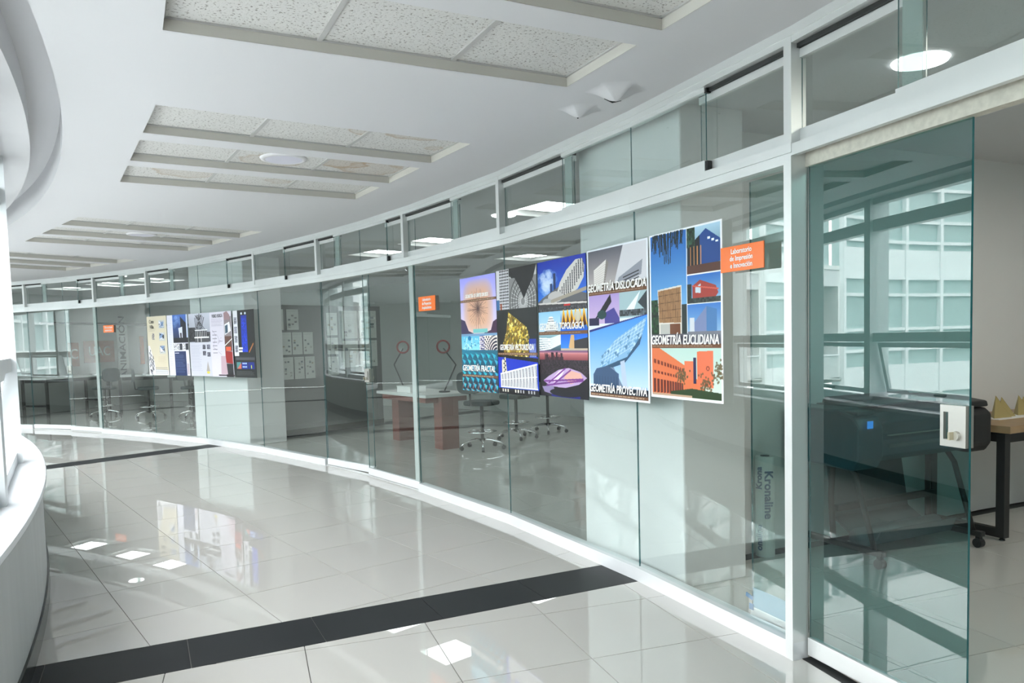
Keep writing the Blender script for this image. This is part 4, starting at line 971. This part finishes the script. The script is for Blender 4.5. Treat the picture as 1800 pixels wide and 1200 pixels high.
# ================================================================ THINGS IN THE PRINT LAB
TW = 0.4436; rh = er(TW); fd = Vector((sin(TW), -cos(TW), 0))     # along the wall, out from the wall
def Q(r, d, z=0.0): return C0 + rh * r + fd * d + Vector((0, 0, z))
def qbox(mb, r0, r1, d0, d1, z0, z1, mi=0): return mb.box(Q((r0 + r1) / 2, (d0 + d1) / 2, (z0 + z1) / 2), (r1 - r0, d1 - d0, z1 - z0), X=rh, Y=-fd, mi=mi)
pt = empty('large_format_printer', Q(22.8, 0.35)); tag(pt, 'dark wide-format plotter printer on a wheeled stand behind the open glass door', 'printer')
prof = [(0.06, .68), (0.58, .66), (0.62, .70), (0.62, .80), (0.575, .83), (0.575, .90), (0.50, .955), (0.30, .985), (0.06, .985)]
def dprism(prof, r0, r1):
    mb = MB(); mb.prism([Q(r0, d, z) for d, z in prof], rh * (r1 - r0)); return mb
dprism(prof, 22.35, 23.22).obj('body', M['teal_body'], parent=pt, bevel=0.008)
dprism([(0.04, .64), (0.60, .62), (0.645, .70), (0.645, .88), (0.60, .955), (0.46, .995), (0.04, .995)], 22.13, 22.35).obj('end_cap', M['teal_body'], parent=pt, bevel=0.015)
dprism([(0.04, .66), (0.60, .64), (0.64, .70), (0.64, .90), (0.60, .94), (0.04, .94)], 23.22, 23.42).obj('end_cap', M['plastic_black'], parent=pt, bevel=0.02)
dprism([(0.03, .945), (0.61, .945), (0.60, .985), (0.40, 1.01), (0.03, 1.01)], 23.21, 23.43).obj('end_cover', M['plastic_black'], parent=pt, bevel=0.012)
mb = MB(); qbox(mb, 22.36, 23.21, 0.10, 0.42, .986, 1.0); mb.obj('roll_cover', M['teal_top'], parent=pt, bevel=0.006)
mb = MB(); mb.tube([Q(22.40, 0.16, 1.0), Q(23.18, 0.16, 1.0)], 0.045, 12); mb.obj('media_roll', M['teal_top'], parent=pt, smooth=True)
mb = MB(); qbox(mb, 22.17, 22.32, 0.46, 0.60, .962, .985); cpn = mb.obj('control_panel', M['teal_top'], parent=pt, bevel=0.006)
mb = MB(); qbox(mb, 22.20, 22.245, 0.646, 0.652, .885, .93); mb.obj('display', M['screen'], parent=pt)
mb = MB(); qbox(mb, 22.42, 23.12, 0.612, 0.632, .822, .828); mb.obj('output_slot_trim', M['steel'], parent=pt)
mb = MB(); qbox(mb, 22.42, 23.15, 0.585, 0.628, .745, .77); mb.obj('output_lip', M['teal_top'], parent=pt, bevel=0.006)
for r in (22.30, 23.26):
    mb = MB(); mb.tube([Q(r, 0.30, .66), Q(r, 0.42, .64), Q(r, 0.48, .56), Q(r, 0.56, .30), Q(r, 0.62, .10)], 0.018, 10); mb.tube([Q(r, 0.30, .66), Q(r, 0.28, .4), Q(r, 0.30, .11)], 0.02, 10)
    mb.obj('stand_leg', M['black_metal'], parent=pt, smooth=True)
    mb = MB(); mb.box(Q(r, 0.34, .095), (0.05, 0.70, 0.035), X=rh, Y=-fd); ft = mb.obj('foot_bar', M['black_metal'], parent=pt, bevel=0.006)
    for d in (0.03, 0.66):
        mb = MB(); mb.tube([Q(r - .022, d, .032), Q(r + .022, d, .032)], 0.032, 14); mb.box(Q(r, d, .07), (.03, .03, .03), X=rh); mb.obj('caster', M['plastic_black'], parent=pt)
mb = MB(); qbox(mb, 22.30, 23.26, 0.30, 0.34, .30, .34); mb.obj('cross_bar', M['black_metal'], parent=pt)
dprism([(0.12, .64), (0.13, .64), (0.20, .22), (0.34, .14), (0.52, .12), (0.56, .20), (0.57, .20), (0.53, .105), (0.34, .125), (0.19, .21)], 22.42, 23.16).obj('print_catcher', M['fabric'], parent=pt)
mb = MB(); mb.tube([Q(22.38, 0.42, .13), Q(23.15, 0.42, .13)], 0.065, 18); mb.obj('spare_roll', M['teal_top'], parent=pt, smooth=True)

tb_ = empty('work_table', Q(24.4, 0.37)); tag(tb_, 'oak-topped table on a black steel frame beside the printer against the white wall', 'table')
mb = MB(); qbox(mb, 23.52, 25.3, 0.03, 0.70, .755, .805); mb.obj('tabletop', M['wood'], parent=tb_, bevel=0.003)
for r in (23.56, 25.22):
    mb = MB(); qbox(mb, r - .03, r + .03, 0.60, 0.66, .02, .75); qbox(mb, r - .03, r + .03, 0.06, 0.12, .02, .75); qbox(mb, r - .03, r + .03, 0.12, 0.60, .02, .08); qbox(mb, r - .03, r + .03, 0.12, 0.60, .69, .75)
    f_ = mb.obj('leg_frame', M['black_metal'], parent=tb_, bevel=0.002)
    for d in (.09, .63):
        mb = MB(); mb.tube([Q(r, d, 0), Q(r, d, .006), Q(r, d, .02)], [.02, .02, .008], 10); mb.obj('levelling_foot', M['plastic_black'], parent=f_)
mb = MB(); qbox(mb, 23.59, 25.19, 0.57, 0.63, .68, .75); qbox(mb, 23.59, 25.19, 0.08, 0.12, .68, .75); mb.obj('apron', M['black_metal'], parent=tb_)
# folded gold card models on white bases
def fold(name, r, d, lab, s=1.0):
    e = empty(name, Q(r, d, .805)); tag(e, lab, 'paper model')
    mb = MB(); qbox(mb, r - .15 * s, r + .17 * s, d - .10, d + .10, .805, .811); mb.obj('base_card', M['paper'], parent=e)
    z0 = .811; k = 0
    for (apex, fa, fb, mm) in ((Q(r - .035 * s, d, z0 + .16 * s), Q(r - .13 * s, d + .05, z0), Q(r + .06 * s, d + .06, z0), 'gold'), (Q(r + .05 * s, d - .01, z0 + .145 * s), Q(r - .04 * s, d + .03, z0), Q(r + .14 * s, d + .04, z0), 'gold')):
        bk = (fa + fb) / 2 - fd * 0.09
        m2 = MB(); t = fd * 0.002
        m2.prism([fa, fb, apex], -t); m2.prism([fb, bk, apex], t); m2.prism([bk, fa, apex], t); m2.obj('folded_card', M[mm], parent=e)
fold('folded_card_model', 23.98, 0.33, 'pair of gold folded card pyramids on a white base, left on the oak table')
fold('folded_card_model', 24.30, 0.30, 'gold folded card pyramids cut by the picture edge, right on the oak table', .9)
# roll wrapped in printed plastic standing by the glass
rp = C0 + Vector((1.67 + 18.16, 5.06 + 4.28, 0))
RRm = MB(); n = 24; rr = .062; hh = .67
RRm.tube([rp + Vector((0, 0, .0)), rp + Vector((0, 0, hh))], rr, n); roll = RRm.obj('wrapped_media_roll', M['paper'], origin=rp, smooth=False)
tag(roll, 'white media roll with blue printed wrapper standing on end behind the glass panel', 'paper roll')
mb = MB(); mb.tube([rp + Vector((0, 0, hh)), rp + Vector((0, 0, hh + .004))], [.03, .03], 14); mb.obj('roll_core', M['fabric'], parent=roll)
vd = -Vector((rp.x, rp.y, 0)).normalized(); sd = Vector((0, 0, 1)).cross(vd)
for (off, zz, sz, al, body) in ((.022, hh * .50, .062, 0, 'Kronaline'), (-.036, .13, .05, 1, 'onaline'), (-.036, .53, .05, 2, 'Krona')):
    if al == 0: zz = .42
    q = rp + sd * off + vd * (math.sqrt(max(0, rr * rr - off * off)) + .003) + Vector((0, 0, zz))
    N_ = (vd * math.sqrt(rr * rr - off * off) + sd * off).normalized()
    if al == 0: Xd, Yd = Vector((0, 0, -1)), N_.cross(Vector((0, 0, -1)))
    else: Xd, Yd = Vector((0, 0, 1)) , N_.cross(Vector((0, 0, 1)))
    text('lettering', body, sz * 1.25, q, Xd, Yd, M['blue_ink'], roll, sx=1.05 if al == 0 else .95, ext=.0006, offset=.0022)

# ceiling dome, wires etc. in the print lab are left to the renderer
# cable on the floor by the wall
mb = MB(); mb.tube([Q(23.66 + .10 * k, 0.012 + .004 * sin(k * 1.7), .005) for k in range(14)], .004, 6); tag(mb.obj('power_cable', M['plastic_black'], origin=Q(24.3, .1, 0)), 'thin black cable lying along the white wall under the table', 'cable')

# ================================================================ THINGS IN THE MIDDLE AND FAR LABS
# pinned sheets on the grey partition
def pin(n, R0, R1, z0, z1, label=None):
    t = 0.853; d = -et(t) * 0.02
    c = [P(R0, t, z1) + d, P(R1, t, z1) + d, P(R1, t, z0) + d, P(R0, t, z0) + d]
    o = sheet('pinned_sheet', c, -et(t), 0.003, img_mat('sheet_print', art_sheet(n)), M['paper'], nx=1)
    return o
rows = [(21.84, 22.06, 1.72, 2.05), (22.12, 22.34, 1.72, 2.05)]
for k in range(4): rows.append((21.80 + .205 * k, 21.985 + .205 * k, 1.32, 1.68))
for k in range(4): rows.append((21.82 + .205 * k, 22.005 + .205 * k, .92, 1.28))
rows += [(22.88, 23.10, 1.62, 2.0), (22.88, 23.10, 1.30, 1.58), (22.88, 23.10, .95, 1.26)]
rows += [(23.20, 23.52, 1.56, 2.04), (23.56, 23.94, 1.56, 2.04), (23.20, 23.52, 1.06, 1.52), (23.56, 23.94, 1.06, 1.52)]
names_row = ['topmost left of the pinned block', 'topmost right of the pinned block']
for i, rw in enumerate(rows):
    o = pin(300 + i, *rw)
    lab = ['drawing sheet pinned on the grey partition, %s', ][0]
    if i < 2: wh = ['top row left', 'top row right'][i]
    elif i < 6: wh = ['middle row first from the glass', 'middle row second from the glass', 'middle row third from the glass', 'middle row fourth from the glass'][i - 2]
    elif i < 10: wh = ['bottom row first from the glass', 'bottom row second from the glass', 'bottom row third from the glass', 'bottom row fourth from the glass'][i - 6]
    elif i < 13: wh = ['narrow column top', 'narrow column middle', 'narrow column bottom'][i - 10]
    else: wh = ['far block upper left', 'far block upper right', 'far block lower left', 'far block lower right'][i - 13]
    tag(o, lab % wh, 'poster', 'drawing sheets pinned on the grey partition')

def stool(name, x, y, rz, lab, grp):
    e = empty(name, (x, y, 0)); o = Vector((x, y, 0))
    tag(e, lab, 'chair', grp)
    for k in range(5):
        an = rz + 2 * pi * k / 5; d = Vector((cos(an), sin(an), 0))
        mb = MB(); mb.tube([o + Vector((0, 0, .13)), o + d * .12 + Vector((0, 0, .13)), o + d * .26 + Vector((0, 0, .095)), o + d * .30 + Vector((0, 0, .06))], [.018, .016, .013, .011], 8); lg = mb.obj('leg', M['chrome'], parent=e, smooth=True)
        s_ = Vector((-d.y, d.x, 0)); mb = MB(); mb.tube([o + d * .30 - s_ * .018 + Vector((0, 0, .028)), o + d * .30 + s_ * .018 + Vector((0, 0, .028))], .028, 12); mb.obj('caster', M['plastic_black'], parent=lg)
    mb = MB(); mb.tube([o + Vector((0, 0, .10)), o + Vector((0, 0, .60))], .024, 10); mb.obj('gas_column', M['black_metal'], parent=e, smooth=True)
    mb = MB(); mb.tube([o + Vector((cos(2 * pi * k / 20) * .19, sin(2 * pi * k / 20) * .19, .24)) for k in range(21)], .010, 8, caps=False)
    for k in range(3): an = 2 * pi * k / 3; mb.tube([o + Vector((0, 0, .24)), o + Vector((cos(an) * .19, sin(an) * .19, .24))], .008, 6)
    mb.obj('foot_ring', M['chrome'], parent=e, smooth=True)
    n = 20; d = Vector((cos(rz), sin(rz), 0)); s_ = Vector((-d.y, d.x, 0))
    mb = MB(); mb.prism([o + d * (.21 * math.copysign(abs(cos(2 * pi * k / n)) ** .6, cos(2 * pi * k / n))) + s_ * (.22 * math.copysign(abs(sin(2 * pi * k / n)) ** .6, sin(2 * pi * k / n))) + Vector((0, 0, .60)) for k in range(n)], (0, 0, .06)); mb.obj('seat', M['seat'], parent=e, bevel=.02)
    mb = MB(); mb.tube([o - d * .1 + Vector((0, 0, .6)), o - d * .25 + Vector((0, 0, .62)), o - d * .27 + Vector((0, 0, .82))], .014, 8); mb.obj('back_stem', M['black_metal'], parent=e)
    mb = MB(); mb.prism([o - d * (.25 + .03 * (1 - abs(cos(2 * pi * k / n)))) + s_ * (.20 * math.copysign(abs(cos(2 * pi * k / n)) ** .6, cos(2 * pi * k / n))) + Vector((0, 0, .92 + .15 * math.copysign(abs(sin(2 * pi * k / n)) ** .6, sin(2 * pi * k / n)))) for k in range(n)], -d * .045); mb.obj('backrest', M['seat'], parent=e, bevel=.012)
    return e
GM = 'drafting chairs in the middle lab'; GF = 'drafting chairs in the far lab'
stool('drafting_chair', -.42, 10.35, 1.0, 'dark drafting chair on a chrome star base, nearest the glass in the middle lab', GM)
stool('drafting_chair', .05, 11.35, 2.4, 'dark drafting chair behind the nearest one in the middle lab', GM)
stool('drafting_chair', .55, 12.0, -1.6, 'dark drafting chair below the purple stadium poster, beside the white column', GM)
stool('drafting_chair', -9.0, 16.9, 2.6, 'dark drafting chair turned sideways, leftmost seat in the far lab', GF)
stool('drafting_chair', -7.75, 16.3, .5, 'dark drafting chair under the cream poster in the far lab', GF)
stool('drafting_chair', -6.75, 16.2, -.5, 'dark drafting chair half behind the pale column in the far lab', GF)

def lab_table(name, c, ang, L, Wd, h, top, legm, lab, panel=False):
    e = empty(name, (c[0], c[1], 0)); tag(e, lab, 'table'); X = er(ang); Y = et(ang); o = Vector((c[0], c[1], 0))
    mb = MB(); mb.box(o + Vector((0, 0, h - .02)), (L, Wd, .04), X=X, Y=Y); mb.obj('tabletop', top, parent=e, bevel=.004)
    for sx in (-1, 1):
        if panel:
            mb = MB(); mb.box(o + X * (sx * (L / 2 - .12)) + Vector((0, 0, (h - .04) / 2)), (.22, Wd * .35, h - .04), X=X, Y=Y); mb.obj('leg', legm, parent=e)
        else:
            for sy in (-1, 1):
                mb = MB(); mb.box(o + X * (sx * (L / 2 - .05)) + Y * (sy * (Wd / 2 - .05)) + Vector((0, 0, (h - .04) / 2)), (.05, .05, h - .04), X=X, Y=Y); mb.obj('leg', legm, parent=e)
            mb = MB(); mb.box(o + X * (sx * (L / 2 - .05)) + Vector((0, 0, .25)), (.04, Wd - .15, .04), X=X, Y=Y); mb.obj('stretcher', legm, parent=e)
    mb = MB(); mb.box(o + Vector((0, 0, h - .08)), (L - .2, Wd - .1, .07), X=X, Y=Y); mb.obj('apron', legm, parent=e)
    return e
dv = atan2(11.58 - 10.54, -1.65 + .93)
lab_table('lab_table', (-1.29 , 11.06), dv, 1.55, .75, .76, M['table_white'], M['red_wood'], 'white-topped table on reddish-brown panel legs in the middle lab', panel=True)
lab_table('lab_table', (-10.4, 17.9), 1.262, 1.8, .8, .88, M['table_white'], M['black_metal'], 'white table on black legs seen through the far glass doors')
lab_table('lab_table', (-8.35, 17.95), 0.49, 1.6, .8, .88, M['table_white'], M['black_metal'], 'white table behind the leftmost drafting chair')
lab_table('lab_table', (-6.9, 17.2), 0.40, 1.5, .8, .88, M['table_white'], M['black_metal'], 'white table under the black and white tower poster')
# white box on the lab table
mb = MB(); mb.box((-1.45, 11.0, .80), (.42, .25, .08), X=Vector((cos(dv), sin(dv), 0))); o = mb.obj('storage_box', M['paper'], origin=(-1.45, 11.0, .76), bevel=.004); tag(o, 'flat white box lying on the white-topped table', 'box')
mb = MB(); mb.box((-1.45, 11.0, .843), (.43, .26, .012), X=Vector((cos(dv), sin(dv), 0))); mb.obj('lid', M['table_white'], parent=o)
# magnifier lamps: ring head on a jointed arm
def maglamp(x, y, rz, lab):
    e = empty('magnifier_lamp', (x, y, .76)); tag(e, lab, 'lamp', 'magnifier lamps on the lab table'); o = Vector((x, y, .76))
    mb = MB(); mb.tube([o, o + Vector((0, 0, .02))], .08, 18); mb.obj('base', M['plastic_black'], parent=e)
    d = Vector((cos(rz), sin(rz), 0)); a1 = o + d * .18 + Vector((0, 0, .38)); a2 = o + Vector((0, 0, .62))
    mb = MB(); mb.tube([o + Vector((0, 0, .02)), a1], .010, 8); mb.tube([a1, a2], .010, 8); mb.obj('arm', M['black_metal'], parent=e)
    f = Vector((0.05, -1, 0)).normalized(); s_ = Vector((0, 0, 1)).cross(f)
    c = a2 + Vector((0, 0, .02)); mb = MB(); mb.tube([c + (s_ * cos(2 * pi * k / 24) + Vector((0, 0, 1)) * sin(2 * pi * k / 24)) * .085 for k in range(25)], .014, 8, caps=False); mb.obj('ring_head', M['gold_dark'], parent=e, smooth=True)
    mb = MB(); mb.tube([c - f * .003, c + f * .003], .078, 20); mb.obj('lens', M['glass_win'], parent=e)
maglamp(-1.62, 11.50, 2.6, 'red ring magnifier lamp, left on the white-topped table')
maglamp(-.95, 10.75, .4, 'red ring magnifier lamp, right on the white-topped table')
# orange-brown wall graphics with white letters, on the outer wall
def graphic(ta, tb, z0, z1, body, lab, letters=True):
    R = RB - .012; pl, pr = P(R, ta), P(R, tb); X = (pr - pl).normalized(); N = -er((ta + tb) / 2); c = (pl + pr) / 2 + Vector((0, 0, (z0 + z1) / 2)) + N * .05
    mb = MB(); mb.box(c, ((pr - pl).length, .01, z1 - z0), X=X, Y=N); o = mb.obj('wall_graphic', M['vinyl'], origin=c); tag(o, lab, 'sign')
    text('lettering', body, (z1 - z0) * .62, c + N * .008, X, Vector((0, 0, 1)), M['white_ink'], o, ext=.001, offset=.004)
graphic(.765, .735, 1.22, 2.02, 'UAC', 'orange-brown wall panel with white letters, behind the left magnifier lamp')
graphic(.705, .675, 1.22, 2.02, 'UAC', 'orange-brown wall panel with white letters, behind the right magnifier lamp')
def side_graphic(t, R0, R1, z0, z1, body, m, lab, vertical=False):
    d = -et(t) * .03; c = P((R0 + R1) / 2, t, (z0 + z1) / 2) + d; X = er(t); N = -et(t)
    mb = MB(); mb.box(c, (R1 - R0, .01, z1 - z0), X=X, Y=N); o = mb.obj('wall_graphic', m, origin=c); tag(o, lab, 'sign')
    if body and vertical: text('lettering', body, (R1 - R0) * .8, c + N * .008, Vector((0, 0, 1)), -X, M['dark_ink'], o, ext=.001, offset=.002)
    elif body: text('lettering', body, (z1 - z0) * .6, c + N * .008, X, Vector((0, 0, 1)), M['white_ink'], o, ext=.001, offset=.004)
side_graphic(1.262, 24.15, 24.45, 1.08, 1.66, 'C', M['vinyl'], 'narrow orange-brown panel with one white letter, left on the far lab wall')
side_graphic(1.262, 24.6, 25.55, 1.15, 1.70, 'UAC', M['vinyl'], 'wide orange-brown panel with white letters on the far lab wall')
side_graphic(1.262, 25.66, 26.02, .95, 2.1, 'ANIMACIÓN', M['table_white'], 'pale panel with upright dark lettering on the far lab wall', True)
side_graphic(1.262, 26.44, 26.58, 1.05, 1.80, '', M['orange'], 'narrow orange strip panel, rightmost on the far lab wall')
# dark rail across the far lab
mb = MB(); mb.tube([P(23.2, 1.25, 2.125), P(24.3, 1.20, 2.07), P(25., 1.158, 2.02), P(26.4, 1.05, 2.0), P(26.7, .99, 2.0)], .028, 8); tag(mb.obj('curtain_rail', M['plastic_black'], origin=P(25, 1.15, 2.05)), 'long black rail hung below the far lab ceiling', 'rail')
for t in (1.25, .96):
    pass

# ================================================================ OUTSIDE THE WINDOWS: courtyard and the facade opposite
fac = empty('glazed_building', (C0.x - 17, C0.y, -4)); tag(fac, 'far side of the ring building with a white gridded glass front across the courtyard', 'building')
FA, FB = 1.64, 6.05
ring_solid(MB(), 17.6, 17.9, -4, 7.2, FA, FB, 0.0965).obj('facade_glazing', M['facade_glass'], parent=fac)
mb = MB(); t = FA
while t < FB: radial_box(mb, 17.44, 17.6, t, 0.13, -4, 7.2); t += 0.0965
mb.obj('mullion_grid', M['facade_frame'], parent=fac, kind='stuff')
mb = MB()
for z in (-3.2, -2.5, -1.4, -.75, .72, 1.40, 2.54, 3.1, 4.3, 5.0, 6.1, 7.0): ring_solid(mb, 17.47, 17.6, z, z + .10, FA, FB, 0.0965)
mb.obj('transom_bar', M['facade_frame'], parent=fac)
mb = MB()
for z in (-.65, 3.2): ring_solid(mb, 17.5, 17.6, z, z + .9, FA, FB, 0.0965)
mb.obj('spandrel', M['facade_frame'], parent=fac)
# upper storey above the corridor, same grid
up = empty('wall_upper', P(17.6, .7, 3.5), kind='structure')
ring_solid(MB(), 17.6, 17.9, 3.46, 7.2, T0, T1, 0.0965).obj('facade_glazing', M['facade_glass'], parent=up)
mb = MB()
for t in WT: radial_box(mb, 17.44, 17.6, t, 0.13, 3.46, 7.2)
mb.obj('mullion_grid', M['facade_frame'], parent=up, kind='stuff')
mb = MB()
for z in (4.3, 5.0, 6.1, 7.0): ring_solid(mb, 17.47, 17.6, z, z + .10, T0, T1, 0.0965)
mb.obj('transom_bar', M['facade_frame'], parent=up)
mb = MB(); mb.box(C0 + Vector((0, 0, -4.1)), (60, 60, .2)); g = mb.obj('ground_courtyard', M['ground'], kind='structure')

# sampling aids: sky portals in the window bays
for i, (a, b) in enumerate(zip(WT[:-1], WT[1:])):
    t = (a + b) / 2; ld = bpy.data.lights.new('sky_portal', 'AREA'); ld.shape = 'RECTANGLE'; ld.size = RW * (b - a); ld.size_y = ZW1 - ZW0
    ld.cycles.is_portal = True
    lo = bpy.data.objects.new('sky_portal', ld); COL.objects.link(lo)
    X = et(t); Z = -er(t); Y = Z.cross(X); c = P(RW - 0.16, t, (ZW0 + ZW1) / 2)
    lo.matrix_world = Matrix(((X.x, Y.x, Z.x, c.x), (X.y, Y.y, Z.y, c.y), (X.z, Y.z, Z.z, c.z), (0, 0, 0, 1)))

for o in list(bpy.data.objects):
    if '_w' in o.keys(): del o['_w']
